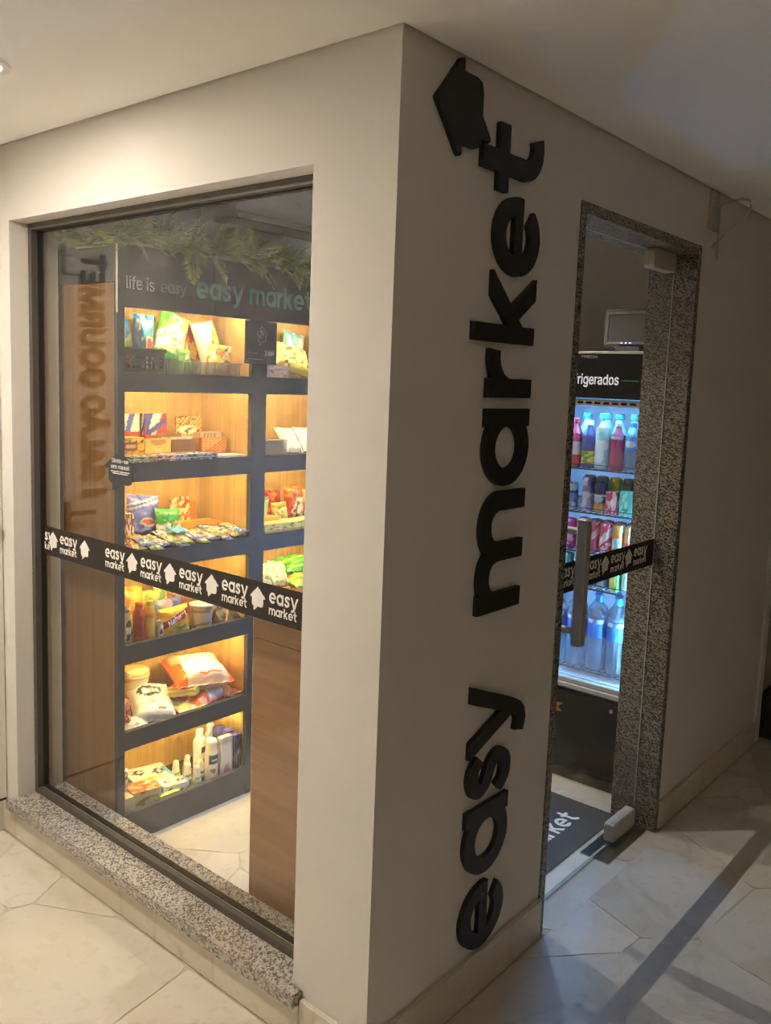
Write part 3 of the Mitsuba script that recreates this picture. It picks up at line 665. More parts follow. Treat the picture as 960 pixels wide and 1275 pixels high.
bag('snack_bag', 'large white snack bag with a round dark emblem leaning beside the black basket', 0.486, -1.425, S1 + .006, .125, .215, .05, P('f4f4ec', ('a', .5, .50, '6cc040'), ('n', 2.4, .70, 'a8e070', 5), ('e', .0, .72, .35, .18, 'eef4e8'), ('d', .5, .22, .05, '79b06a'), ('e', .0, -.12, .46, .26, '3f4f48'), ('e', .0, -.12, .36, .19, 'f0efe6'), ('r', -.22, -.17, .22, -.07, '505a50'), ('e', .66, .0, .2, .16, 'd8d86a'), ('r', -1, -1, 1, -.62, '4d9a48'), ('n', 3, .72, '3c7f3c', 8)), 18, 4, -26)
bag('snack_bag', 'green bag lying low in the clear tray under the white bag', 0.505, -1.372, S1 + .004, .055, .085, .035, P('4f9a4c', ('n', 3, .55, '86c267', 4), ('e', .1, .1, .4, .4, 'e8e0b8')), 14, 0)
bag('snack_bag', 'orange bag with a yellow burst at the left of the right clear tray', 0.605, -1.485, S1 + .004, .10, .165, .04, P('d9622c', ('n', 3, .60, 'b93a20', 7), ('e', .05, -.05, .55, .42, 'f0c33a'), ('n', 6, .66, '7a4a1a', 8)), 8, 6, 4)
bag('snack_bag', 'orange and white bag tipped to the left in the right clear tray', 0.652, -1.432, S1 + .004, .105, .205, .045, P('d9702c', ('n', 3, .56, 'e7c14a', 12), ('n', 4, .68, '8a4a20', 3), ('a', .9, .02, 'f4efe4'), ('n', 3, .76, 'c8a44a', 9), ('r', -1, .80, 1, 1, 'dd6a2c'), ('r', -1, -1, .2, -.75, 'f0d060')), 12, -6, 12)
bag('snack_bag', 'yellow and orange bag at the front of the right clear tray', 0.655, -1.365, S1 + .004, .10, .105, .04, P('e8a23a', ('n', 2.4, .52, 'f2cf52', 4), ('n', 3.5, .66, '5d7f4f', 6), ('n', 3, .68, 'efe9da', 1), ('r', .5, -1, 1, -.2, 'd8732c')), 12, -6, -6)
# ---- shelf 1, right bay
bag('snack_bag', 'yellow bag with dark print right of the hours plate on the top shelf', 1.035, -1.405, S1 + e, .20, .15, .055, P('f0dd84', ('n', 5, .64, '5c5a34', 3), ('r', -1, -1, -.5, 1, 'd9a05a'), ('n', 4, .72, '8a7a3c', 7), ('r', -.1, -1, 1, -.55, 'f0e36a')), 40, 0, -16)
bag('snack_bag', 'light blue bag behind the yellow one at the right of the top shelf', 1.17, -1.53, S1 + e, .12, .185, .05, P('7ec6e0', ('n', 3, .62, 'eef6f8', 5), ('d', -1, .2, .12, '4f98b8'), ('r', -1, -1, 1, -.5, 'e8ece6')), 8, 0, -12)
carton('box', 'white and pink carton along the front of the top shelf in the right bay', 0.885, -1.335, S1 + e, .12, .045, .05, P('efe6da', ('n', 3, .6, 'c99a86', 2), ('s', 4, .4, 'e8cdbb')))
bag('snack_bag', 'pale yellow bag nearest the corner pier on the top shelf', 1.275, -1.42, S1 + e, .10, .21, .05, P('f4e8a0', ('n', 3, .6, 'e8d060', 3)), 8)

# ---- shelf 2
carton('chocolate_box', 'white blue and red box at the far left of the second shelf', 0.388, -1.53, S2 + .061, .062, .085, .03, P('eceaea', ('a', 2.2, .0, '3a4fae'), ('a', 2.2, 1.6, 'eceaea'), ('r', -1, -1, 1, -.45, 'b5352e')), lean=3)
carton('box_riser', 'plain brown carton under the far left box of the second shelf', 0.385, -1.53, S2 + e, .06, .058, .05, P('9c6a3a'))
carton('chocolate_box', 'red white and blue box standing at the back of the second shelf', 0.490, -1.53, S2 + .052, .092, .095, .03, P('c23a35', ('a', 2.5, -.4, 'f0ece8'), ('d', .55, -.05, .24, '3d459e'), ('a', 2.5, 1.5, '3a44a0'), ('r', -1, -1, 1, -.62, 'b53a2c')), lean=3)
carton('box_riser', 'plain brown carton under the red white and blue box', 0.490, -1.53, S2 + e, .09, .049, .05, P('9c6a3a'))
carton('display_box', 'bright yellow display box with a dark label on the second shelf', 0.318, -1.425, S2 + .018, .082, .055, .06, P('f2c53c', ('r', -.9, -.6, .3, .5, '6b3a22'), ('r', -.75, -.3, .15, .2, 'e8c9a0'), ('n', 6, .7, '6b3a22', 4)), P('e8b52e'), P('f6dc70'))
carton('display_box', 'pale yellow display box with a cut away front on the second shelf', 0.415, -1.425, S2 + .018, .105, .046, .06, P('f3dc74', ('e', 0, .9, .62, .75, 'd9a552'), ('r', -.25, -1, .3, -.3, 'f6e9a8')), P('e8c84a'), P('d0a050'))
k_ = thing('display_box', 'open brown display box with white and dark packs on the second shelf', 'box')
put(k_ + '__tray', cat(open_tray(-1.485, -1.395, 0.472, 0.580, S2 + .018, S2 + .062), bx(-1.488, -1.486, 0.472, 0.580, S2 + .018, S2 + .078)), 'm_wood_end')
for j in range(3):
    V, Fc, C = box_mesh(.028, .045, .06, P('e9e6e0', ('r', -1, -.3, 1, .5, '4a4644'), ('e', 0, .1, .5, .3, 'e8e8e8')))
    kk = numbered(k_ + '__pack'); scene[kk] = mikit.ply((rest(V, FX, (-1.44, 0.494 + .032 * j, S2 + .0205), 4, 0, 0), Fc), 'm_print_soft', False, color=C)
check = P('e9a93a', ('s', 3.2, .5, 'f0dc9a', 3.2), ('s', 3.2, .45, 'd6702a', -3.2))
k_ = thing('display_box', 'orange and cream patterned display box with a tall back card', 'box')
V, Fc, C = box_mesh(.115, .110, .008, P('e9a93a', ('s', 3.2, .5, 'f0dc9a', 3.2), ('s', 3.2, .45, 'd6702a', -3.2), ('e', -.1, .1, .75, .28, 'f4efe2'), ('n', 6, .62, '7a5636', 2)), n=26)
scene[k_ + '__back_card'] = mikit.ply((rest(V, FX, (-1.50, 0.622, S2 + .028), 4, 0, 0), Fc), 'm_print_soft', False, color=C)
V, Fc, C = box_mesh(.115, .064, .085, check, n=20); scene[k_ + '__tray'] = mikit.ply((rest(V, FX, (-1.448, 0.667, S2 + .001), 0, 0, 0), Fc), 'm_print_soft', False, color=C)
V, Fc, C = box_mesh(.09, .016, .06, P('cfc4b4', ('s', 3, .3, '8a6a4c'))); scene[k_ + '__wafer_pack'] = mikit.ply((rest(V, FX, (-1.443, 0.668, S2 + .0655), 0, 4, 0), Fc), 'm_print_soft', False, color=C)
rr = np.random.default_rng(5)
sn = ['cream', 'pale yellow', 'pale blue', 'white', 'grey blue', 'light orange']; an = ['violet', 'mustard', 'brown', 'olive', 'blue', 'rust']
od15 = ['leftmost', 'second', 'third', 'fourth', 'fifth', 'sixth', 'seventh', 'middle', 'ninth', 'tenth', 'eleventh', 'twelfth', 'thirteenth', 'second from right', 'rightmost']
cols = [('5f7f3e', 'e3d9c2', 'green'), ('7a8a44', 'd8c9a6', 'olive green'), ('8b2f4e', 'e6d6c6', 'crimson'), ('a33a58', 'ead9cf', 'pink'), ('5f3a6e', 'd9cfd6', 'purple'), ('33405c', 'c9cdd6', 'navy'), ('3d4a63', 'd6d9de', 'steel blue'), ('2e3a52', 'bfc6d2', 'midnight blue')]
od = ['leftmost', 'second', 'third', 'fourth', 'fifth', 'sixth', 'seventh', 'last']
for j, (c1, c2, cn) in enumerate(cols):
    carton('chocolate_bar', f'{cn} chocolate bar, {od[j]} in the row along the second shelf edge', 0.252 + j * 0.0445, -1.322, S2 + e, .042, .018, .082, P(c1, ('n', 3, .58, c2, j + 2), ('r', -1, -.2, 1, .2, c2)), cat_='chocolate bar', group='chocolate bars along the second shelf')
carton('flat_pack', 'thin white pack lying flat at the right of the second shelf', 0.640, -1.335, S2 + e, .085, .008, .075, P('f4f1ea', ('n', 3, .68, 'c9b89a', 2)), cat_='pack')
carton('flat_pack', 'cream flat pack nearest the divider on the second shelf', 0.708, -1.34, S2 + e, .045, .007, .08, P('efe2c4', ('n', 3, .7, 'd0b080', 2)), cat_='pack')
carton('box_riser', 'low brown carton under the yellow display boxes', 0.42, -1.435, S2 + e, .31, .0165, .11, P('b98a4e'))
# right bay
k_ = thing('tray', 'clear tray of brown wafer packs in the right bay', 'tray')
put(k_ + '__body', open_tray(-1.40, -1.312, 0.835, 0.948, S2 + e, S2 + .055), 'm_clear_plastic')
for j in range(6):
    V, Fc, C = box_mesh(.014, .05, .07, P('8a5f3c', ('s', 2, .3, 'd9c4a4'), ('r', -1, .6, 1, 1, '6d4526')))
    kk = numbered(k_ + '__wafer_pack'); scene[kk] = mikit.ply((rest(V, FX, (-1.357, 0.850 + .0165 * j, S2 + .003), 0, 0, 0), Fc), 'm_print_soft', False, color=C)
bag('snack_bag', 'small golden patterned bag behind the clear wafer tray', 0.945, -1.50, S2 + e, .10, .105, .04, P('d9a03a', ('n', 4, .55, 'f0d68a', 3), ('n', 4, .7, '7a4a20', 4)), 12)
for j, (nm, yy, xx) in enumerate((('left', 1.005, -1.365), ('middle', 1.105, -1.365), ('right', 1.205, -1.365))):
    bag('white_pouch', f'white pouch, {nm} of the three leaning pouches on the second shelf', yy, xx, S2 + e, .098, .125, .03, P('f6f4ec', ('d', -2.4, .5, .10, '8f9a80'), ('r', -.7, .2, -.2, .45, '9fc0b0')), 42, 0, -4, 'pouch')

# ---- shelf 3
carton('pack', 'tall brown pack with white lettering at the far left of the third shelf', 0.293, -1.405, S3 + .03, .030, .085, .05, P('8a4a26', ('n', 4, .55, 'efe4d4', 3)), cat_='pack')
carton('box_riser', 'carton under the tall brown pack on the third shelf', 0.293, -1.405, S3 + e, .035, .029, .06, P('b98a4e'))
bag('snack_bag', 'violet blue bag standing at the left of the third shelf', 0.392, -1.455, S3 + .002, .14, .155, .05, P('6a70c0', ('n', 2.5, .58, '4c55ac', 2), ('d', .25, .55, .05, 'c3c6ea'), ('d', .25, .75, .04, 'c3c6ea'), ('e', .15, -.25, .55, .2, 'd9c3bb'), ('e', .15, -.25, .42, .12, 'c0694f')), 8, 5, -8)
bag('pouch', 'green and white pouch with a yellow badge on the third shelf', 0.475, -1.42, S3 + .010, .115, .10, .04, P('f0f0ea', ('a', .12, -.05, '3fa04a'), ('n', 2, .72, '2d8340', 3), ('e', .4, -.12, .3, .18, 'e9d24c'), ('n', 5, .72, '9fb09a', 9)), 12, 6, -6, 'pouch')
k_ = thing('display_box', 'orange display box with a patterned back card on the third shelf', 'box')
V, Fc, C = box_mesh(.088, .10, .008, P('f0d9b4', ('n', 4, .56, 'c8783c', 2), ('n', 4, .70, 'a04a24', 5)), n=18); scene[k_ + '__back_card'] = mikit.ply((rest(V, FX, (-1.535, 0.610, S3 + .032), 4, 0, 0), Fc), 'm_print_soft', False, color=C)
V, Fc, C = box_mesh(.17, .042, .09, P('e0913a', ('r', -1, .4, 1, 1, 'efb45c'))); scene[k_ + '__tray'] = mikit.ply((rest(V, FX, (-1.475, 0.635, S3 + .002), 0, -4, 0), Fc), 'm_print_soft', False, color=C)
V, Fc, C = box_mesh(.05, .075, .008, P('e68a34')); scene[k_ + '__side_card'] = mikit.ply((rest(V, FX, (-1.55, 0.672, S3 + .034), 4, 0, 0), Fc), 'm_print_soft', False, color=C)
sc = ['f2e9d2', 'e9dcb0', 'dfe6ea', 'f4f0e6', 'c9d4e4', 'efd9a0']; ac_ = ['5a64a8', 'c8a04a', '9a5a3a', '7f9a5c', '4f8fb8', 'c06a4a']
for j in range(30):
    row = j // 15; c_ = j % 15
    y = 0.238 + c_ * 0.0335 + (0.010 if row else 0) + rr.uniform(-.004, .004); x = -1.316 - 0.052 * row - rr.uniform(0, .006)
    bag('sachet', f'{sn[j % 6]} sachet with {an[(j * 5) % 6]} print, {od15[c_]} in the {"rear" if row else "front"} row of flat sachets', min(y, .715), x, S3 + .0006 + 0.0095 * (j % 3) + .004 * row, .048, .085, .011, P(sc[j % 6], ('n', 3, .58, ac_[(j * 5) % 6], j), ('n', 4, .70, ac_[(j * 2 + 1) % 6], j + 40), ('r', -1, -1, 1, -.7, ac_[(j * 3) % 6])), 82, 0, rr.uniform(-16, 16), 'sachet', 'sachets on the third shelf', seed=j)
bag('sachet', 'light blue sachet lying on top of the other sachets', 0.475, -1.362, S3 + .036, .06, .05, .012, P('4fb0d8', ('n', 3, .66, 'cfeaf4', 2)), 80, 0, 10, 'sachet')
# right bay
def riser(label, y, x, z, w_, h, d): carton('box_riser', label, y, x, z + e, w_, h, d, P('c99a54'))
riser('carton under the round tub in the right bay', 0.90, -1.42, S3, .12, .046, .12)
goods('tub', 'round white and green tub on the third shelf in the right bay', 'tub', lathe_mesh([(0, 0), (.038, 0), (.044, .06), (.046, .072), (.042, .078), (0, .08)], P('e6eee8', ('r', -.2, -1, .5, .5, 'b4d67c'), ('r', -1, .75, 1, 1, '3c4a40'))), (-1.42, 0.895, S3 + .0475))
bag('snack_bag', 'dark red bag at the back of the third shelf in the right bay', 1.085, -1.54, S3 + .002, .09, .125, .04, P('a8322a', ('n', 3, .62, 'd97a3a', 3)), 6)
bag('snack_bag', 'small yellow green bag beside the round tub in the right bay', 1.015, -1.42, S3 + .002, .085, .092, .035, P('eadf9a', ('n', 3, .58, 'b8c858', 3), ('r', -1, .5, 1, 1, 'd8a048')), 12)
bag('snack_bag', 'orange and white bag standing in the right bay of the third shelf', 1.120, -1.45, S3 + .002, .105, .145, .045, P('f0e8dc', ('r', -1, .35, 1, 1, 'd9502a'), ('a', 1.4, .35, 'e0702c'), ('n', 4, .62, '8a4a3c', 3), ('r', -1, -1, -.6, .3, 'd0482c')), 8, 0, -4)
bag('snack_bag', 'yellow bag beside the orange and white one in the right bay', 1.220, -1.45, S3 + .002, .10, .13, .05, P('f0cc4a', ('n', 3, .62, 'e08a30', 3)), 8, 0, 8)
for j in range(4):
    carton('flat_pack', f'yellow flat pack, {od[j] if j < 3 else "last"} in the front row of the right bay', 0.868 + .098 * j, -1.332, S3 + e, .094, .032, .085, P('f0e49a', ('n', 4, .64, '8a7a4a', j + 2), ('r', -1, -1, 1, -.5, 'd0a448')), cat_='pack')

# ---- shelf 4
bag('pasta_bag', 'striped white and dark bag at the far left of the fourth shelf', 0.252, -1.352, S4 + e, .044, .145, .04, P('efe8d4', ('s', 0, .5, '4a4a58', 1.6), ('n', 2, .6, 'e8dcb4', 2)), 5, 0, 0, 'snack bag')
bag('flour_bag', 'bright yellow bag behind the sauce bottles on the fourth shelf', 0.355, -1.49, S4 + e, .12, .165, .05, P('f0c93c', ('n', 3, .64, 'd89a2c', 3), ('r', -1, -.6, 1, -.2, 'f4e07a')), 8, 0, -6, 'snack bag')
def sauce(c): return lathe_mesh([(0, 0), (.0195, 0), (.021, .01), (.0205, .06), (.0185, .085), (.021, .11), (.015, .128), (.013, .132), (.013, .152), (.0, .153)], c)
goods('sauce_bottle', 'red sauce bottle standing at the left of the fourth shelf', 'bottle', sauce(P('b8401f', ('r', -1, -.5, 1, .1, 'a8301a'), ('r', -1, .72, 1, 1, 'cf5a2a'))), (-1.333, 0.296, S4 + e))
goods('mustard_bottle', 'yellow mustard bottle standing next to the red sauce bottle', 'bottle', sauce(P('e3a92c', ('r', -.5, -.6, .5, .2, 'efc85a'), ('r', -1, .72, 1, 1, 'f3d04a'))), (-1.338, 0.341, S4 + e))
goods('spice_jar', 'small jar with a pale label beside the mustard bottle', 'jar', lathe_mesh([(0, 0), (.013, 0), (.0135, .06), (.011, .068), (.011, .080), (0, .081)], P('b8a484', ('e', 0, 0, .35, .5, 'e4dcd0'), ('e', 0, 0, .18, .25, '6a5a7a'))), (-1.324, 0.373, S4 + e))
bag('biscuit_pack', 'yellow pack with a red slanting band and white lettering', 0.455, -1.355, S4 + e, .14, .108, .055, P('e9a92e', ('n', 3, .74, 'c9b04a', 2), ('r', -.2, -1, 1, -.35, 'c0b056'), ('a', .42, .52, 'f0bd3c'), ('d', .42, .28, .24, 'a5352a'), ('r', -1, .78, 1, 1, 'f4cf4a')), 7, 6, 0, 'pack')
tm = fit_text('Natural', 0.088, 0.020, 0.0006, True); tm.apply_translation([-.048, 0, 0]); tm.apply_transform(trimesh.transformations.rotation_matrix(math.radians(19), [0, 0, 1]))
bag('snack_bag', 'pack with a blue and pink top behind the yellow pack', 0.485, -1.425, S4 + e, .13, .12, .035, P('5a62a8', ('r', -1, -.2, 0, 1, '7f93a8'), ('n', 3, .62, 'c88ab0', 3), ('r', -1, -1, 1, -.3, 'b8c45a')), 8, 4)
bag('snack_bag', 'yellow and green pack further back on the fourth shelf', 0.475, -1.495, S4 + e, .12, .14, .04, P('e8dc6a', ('n', 3, .58, '8aa84a', 5), ('d', .3, .1, .12, 'f4f0c8')), 8, 0, 4)
bag('snack_bag', 'white pack with an orange and violet corner at the back', 0.570, -1.555, S4 + e, .13, .165, .04, P('f2e6d4', ('n', 2.5, .60, 'd98a4a', 3), ('e', -.5, -.1, .5, .3, '7a5aa0')), 5)
def cup(c, lid): return lathe_mesh([(0, 0), (.034, 0), (.043, .09), (.046, .093), (.046, .098), (0, .099)], P(c, ('n', 4, .60, 'b98a5a', 3), ('r', -1, -.3, 1, .4, lid), ('r', -1, .86, 1, 1, 'f2ede2')))
goods('noodle_cup', 'pale instant noodle cup right of the yellow pack', 'cup', cup('dcd2c0', 'cfc0ae'), (-1.358, 0.580, S4 + e))
goods('noodle_cup', 'orange instant noodle cup behind the pale one', 'cup', cup('e0a466', 'c8743c'), (-1.462, 0.610, S4 + .0215))
carton('box_riser', 'low carton under the orange noodle cup', 0.61, -1.462, S4 + e, .09, .0205, .08, P('cba06a'))
bag('coffee_pack', 'dark brown pack with a gold wave at the right of the fourth shelf', 0.677, -1.375, S4 + e, .115, .17, .05, P('3a2c22', ('n', 2.2, .62, '6e5030', 3), ('d', -.4, .1, .08, 'c9a24a'), ('d', .8, -.4, .07, 'b8862f')), 62, -4, 8, 'pack')
bag('coffee_pack', 'brown and red pack behind the dark pack at the right', 0.675, -1.54, S4 + e, .12, .13, .05, P('6a3a26', ('n', 2.4, .56, 'c85a34', 3), ('n', 4, .70, 'e8c87a', 6)), 8, 0, 4, 'pack')
# right bay
riser('carton raising the cream yellow bags in the right bay', 0.945, -1.42, S4, .15, .09, .14)
riser('carton raising the green bags in the right bay', 1.125, -1.42, S4, .19, .075, .16)
for j, yy in enumerate((0.925, 0.995)):
    bag('snack_bag', f'cream yellow bag, {["left","right"][j]} of the pair in the right bay', yy, -1.40, S4 + .0915, .085, .11, .04, P('f2eebc', ('d', -1.8, .1, .16, '9aa05a'), ('n', 3, .68, 'd8d07a', j)), 34, 0, -10)
bag('snack_bag', 'green bag lying on top of the other green one', 1.135, -1.44, S4 + .122, .18, .13, .05, P('6cc23c', ('n', 3, .62, '3f9a34', 3), ('d', .2, .2, .1, 'b8e07a')), 76, 0, -8)
bag('snack_bag', 'green and yellow bag at the front of the right bay', 1.105, -1.40, S4 + .0765, .16, .14, .05, P('8fc840', ('e', .1, 0, .6, .5, 'c9d85a'), ('n', 4, .68, 'd08a4a', 3)), 76, 0, 4)

# ---- shelf 5
riser('carton under the tub of biscuits on the fifth shelf', 0.365, -1.475, S5, .12, .060, .12)
goods('biscuit_tub', 'clear orange tub of biscuits at the back left of the fifth shelf', 'tub', lathe_mesh([(0, 0), (.043, 0), (.048, .085), (.052, .087), (.052, .108), (.050, .113), (0, .115)], P('e0ac62', ('n', 3, .60, 'f0d49a', 2), ('r', -.4, -.6, .3, -.2, '8a5a34'), ('e', -.1, .2, .3, .3, 'f0e0bc'), ('r', -1, .55, 1, .7, 'f4dca4'))), (-1.475, 0.375, S5 + .0615))
bag('rice_bag', 'small red brown bag at the far left of the fifth shelf', 0.252, -1.355, S5 + .034, .05, .09, .03, P('b0563a', ('n', 4, .6, 'e0b090', 2)), 10, 0, 0, 'snack bag')
bag('sugar_bag', 'white bag lying flat at the left front of the fifth shelf', 0.278, -1.345, S5 + e, .11, .09, .040, P('efe9dc', ('n', 2, .66, 'd8d0c4', 2)), 80, 0, 4, 'sugar bag')
bag('sugar_bag', 'white sugar bag with a black printed label on the fifth shelf', 0.392, -1.400, S5 + .002, .165, .17, .075, P('f4f1ea', ('e', -.15, .32, .55, .30, '39383a'), ('r', -.45, .22, -.1, .44, 'f0eeea'), ('r', .02, .22, .22, .44, 'f0eeea'), ('r', .1, -.62, .5, -.5, '7a746a')), 58, 0, -16, 'sugar bag')
goods('spaghetti_pack', 'long yellow spaghetti pack lying across the middle of the fifth shelf', 'pack', box_mesh(.042, .026, .20, P('f0dc7c', ('r', -1, -.2, 1, .3, 'c8d08a'), ('n', 3, .68, 'd0a23a', 2))), (-1.415, 0.492, S5 + .042), 10, 30, 0, FX, 'm_print', False)
bag('pasta_bag', 'white and yellow pasta bag under the spaghetti pack', 0.530, -1.40, S5 + e, .14, .15, .036, P('f2eac0', ('r', -1, -.2, 1, .5, 'f4f1e6'), ('n', 3, .66, 'a87a8a', 3), ('r', -1, -1, 1, -.5, 'e8d24a')), 82, 0, 18, 'pasta bag')
bag('pasta_bag', 'yellow green pasta bag at the front edge beside the rice bags', 0.520, -1.335, S5 + .004, .12, .08, .035, P('e9e07a', ('n', 3, .60, 'f4f2da', 3), ('n', 3, .72, '9ab04a', 5)), 78, 0, 0, 'pasta bag')
bag('rice_bag', 'orange rice bag with red print, lower of the two big bags', 0.612, -1.41, S5 + .001, .21, .19, .08, P('e2622e', ('n', 3, .62, 'f0b48a', 2), ('r', -.3, -.9, .4, -.6, 'f2e4d6')), 82, 0, 10, 'rice bag')
bag('rice_bag', 'big white rice bag with orange ends lying on top', 0.606, -1.415, S5 + .066, .235, .20, .10, P('f7f3ec', ('r', -1, -1, -.62, 1, 'e5682f'), ('r', .80, -1, 1, .7, 'e5682f'), ('r', -.6, -1, .8, -.74, 'f2c9b0'), ('r', -.2, -.8, .6, -.7, 'b8503a'), ('e', -.72, .6, .2, .5, 'f2b48e'), ('n', 2, .74, 'f2d0bc', 4)), 76, 0, -14, 'rice bag')
carton('flat_pack', 'flat dark red pack under the rice bags at the right', 0.700, -1.332, S5 + e, .08, .040, .05, P('8a4a40', ('n', 3, .6, 'd8c4b0', 2)), cat_='pack')

# ---- shelf 6
carton('box_riser', 'cream carton at the far left front of the bottom shelf', 0.250, -1.37, S6 + e, .05, .085, .09, P('d9c4a0'))
bag('foil_pack', 'silvery pack at the far left of the bottom shelf', 0.262, -1.375, S6 + .087, .035, .085, .03, P('c8c4bc', ('n', 4, .55, '7a7a80', 2)), 4, 0, 0, 'pack', m='m_can')
def padp(s): return P('f4f3f0', ('e', -.45, .25, .26, .34, '3a3f6e'), ('e', -.38, .3, .16, .2, 'f4f3f0'), ('e', .5, -.1, .28, .38, '3a3f6e'), ('e', .55, -.1, .14, .2, 'f0f0f0'), ('r', .8, -1, 1, .4, '6aa8d0'), ('e', 0, -.8, .5, .2, 'c3dc4a'))
carton('tissue_pack', 'white tissue pack with dark blue marks at the back left', 0.425, -1.465, S6 + e, .15, .075, .12, padp(1), yaw=-12, cat_='pack')
carton('tissue_pack', 'white and light blue tissue pack in the middle front', 0.470, -1.372, S6 + e, .10, .058, .06, padp(2), P('bfd8ea', ('n', 2, .6, '5a9ad0', 2)), padp(2), yaw=-12, cat_='pack')
carton('sponge_pack', 'yellow green pack in front of the tissue packs', 0.415, -1.318, S6 + e, .08, .052, .02, P('c8dc4a', ('n', 3, .6, 'f0f4c0', 2)), cat_='pack')
carton('wafer_box', 'brown and cream box with an orange top on the bottom shelf', 0.340, -1.372, S6 + e, .105, .085, .085, P('c9c08a', ('n', 3, .62, '9a8a5a', 2)), None, P('d9a05a', ('n', 3, .56, 'b8673a', 3), ('n', 4, .7, 'efe0b4', 5)), yaw=-12)
def roll(c): return lathe_mesh([(0, 0), (.017, 0), (.0175, .005), (.0175, .052), (.0155, .066), (.013, .072), (.0125, .096), (.009, .104), (0, .106)], P('efeee4', ('r', -1, -.7, 1, -.1, 'dfe4c4'), ('e', 0, -.4, .25, .22, c), ('r', -.3, .05, .3, .18, c)))
for j, (yy, xx, c, lb) in enumerate(((0.520, -1.425, '9aa86a', 'back left'), (0.578, -1.435, '6a7a5a', 'back right'), (0.538, -1.380, '5a5a52', 'front left'), (0.551, -1.338, '9ab08a', 'front middle'), (0.590, -1.370, '4a4444', 'front right'))):
    goods('roll_on', f'short white deodorant bottle, {lb} of the five small bottles', 'bottle', roll(c), (xx, yy, S6 + e), group='small white bottles on the bottom shelf')
def shampoo(w_, h, p):
    pts = [(0, 0), (.95, 0), (1, .02), (1, .72), (.9, .80), (.62, .84), (.62, .97), (.55, 1), (0, 1)]
    V, Fc, C = lathe_mesh([(a * w_ / 2, b * h) for a, b in pts], p); V = V * np.array([1, 1, .62]); return V, Fc, C
for j, (yy, xx, h, lb) in enumerate(((0.632, -1.43, .195, 'tall white shampoo bottle furthest left of the tall bottles'), (0.695, -1.445, .195, 'tall white shampoo bottle behind the spray can and lotion'))):
    goods('shampoo_bottle', lb, 'bottle', shampoo(.056, h, P('f4f2ee', ('r', .0, .0, .25, .25, '3c3a58'), ('r', .0, -.35, .2, -.2, 'b04a3a'))), (xx, yy, S6 + e))
goods('spray_can', 'white spray can with a dark blue label on the bottom shelf', 'spray can', lathe_mesh([(0, 0), (.0235, 0), (.0245, .004), (.0245, .130), (.022, .143), (.0215, .145), (.0215, .175), (.018, .183), (0, .185)], P('efede6', ('r', -.35, .0, .35, .4, '3d3f66'), ('r', -.2, .1, .2, .16, 'd0d0e0'), ('e', -.1, -.3, .15, .1, 'b08a4a'), ('r', -1, .57, 1, .59, 'bdb8b0'))), (-1.345, 0.622, S6 + e))
goods('lotion_bottle', 'white flat lotion bottle with pale red print on the bottom shelf', 'bottle', box_mesh(.054, .182, .026, P('f0ece4', ('r', -.6, .35, .5, .42, '8a8a98'), ('r', -.6, .2, .3, .25, '8a8a98'), ('e', 0, -.5, .6, .3, 'e0a090'), ('r', -1, .80, 1, .82, 'c9c4bc'))), (-1.332, 0.677, S6 + e), 0, 0, 0, FX, 'm_print', False)
for j, (yy, xx, lb) in enumerate(((0.700, -1.398, 'rearmost'), (0.7175, -1.362, 'middle'), (0.7235, -1.326, 'front'))):
    carton('cream_box', f'dark navy carton, {lb} of the three beside the lotion bottle', yy, xx, S6 + e, .036, .195 - .008 * j, .030, P('2c3054', ('n', 4, .66, '9aa0b8', 2), ('r', -1, .8, 1, 1, '4a4a94')), top=P('4f4e9c'), group='navy cartons on the bottom shelf')

# lettering on the yellow biscuit pack (part of that pack)
Rl = local_rot(7, 6, 0)
tmv = np.asarray(tm.vertices) + np.array([0, 0.006, 0.0285]); tmv = tmv @ Rl.T + np.array([0, 0.054, 0]); tm.vertices = tmv @ FX.T + np.array([-1.355, 0.455, S4 + e])
body = scene.pop('biscuit_pack'); scene['biscuit_pack__wrapper'] = body; put('biscuit_pack__lettering', tm, 'm_white')

# ================================================================= DRINKS FRIDGE
fr = thing('drinks_fridge', 'tall black drinks fridge with a lit glass door at the back of the shop', 'fridge')
FX0, FX1, FY0, FY1, FH = -0.885, -0.205, 1.74, 2.36, 1.754
put(fr + '__cabinet', cat(bx(FX0, FX0 + .03, FY0 + .045, FY1, 0.0, FH), bx(FX1 - .03, FX1, FY0 + .045, FY1, 0.0, FH), bx(FX0, FX1, FY1 - .03, FY1, 0.0, FH), bx(FX0, FX1, FY0 + .045, FY1, 1.585, FH - .004), bx(FX0, FX1, FY0 + .045, FY1, 0.0, 0.37)), 'm_fridge_black')
put(fr + '__liner', cat(bx(FX0 + .03, FX1 - .03, FY1 - .06, FY1 - .031, .37, 1.585), bx(FX0 + .03, FX0 + .036, FY0 + .045, FY1 - .06, .37, 1.585), bx(FX1 - .036, FX1 - .03, FY0 + .045, FY1 - .06, .37, 1.585), bx(FX0 + .036, FX1 - .036, FY0 + .045, FY1 - .06, .37, .43), bx(FX0 + .036, FX1 - .036, FY0 + .045, FY1 - .06, 1.575, 1.585)), 'm_fridge_white')
hd = put(fr + '__header', rbx(FX0, FX1, FY0, FY0 + .045, 1.572, 1.742, .003), 'm_fridge_black')
put(fr + '__top_trim', rbx(FX0, FX1, FY0 - .002, FY1, 1.7425, FH, .002), 'm_offwhite')
put(hd + '__lettering', frame(fit_text('Refrigerados', .235, .038, .001, True), FY, (-0.562, FY0 - .0004, 1.626)), 'm_white', emitter={'type': 'area', 'radiance': rgb([0.13, 0.155, 0.20]), 'sampling_weight': 0.01})     # faint glow added to brighten the lettering
put(hd + '__rule', frame(bx(-.317, -.248, 1.6405, 1.6435, 0, .001), FY, (0, FY0, 0)), 'm_teal')
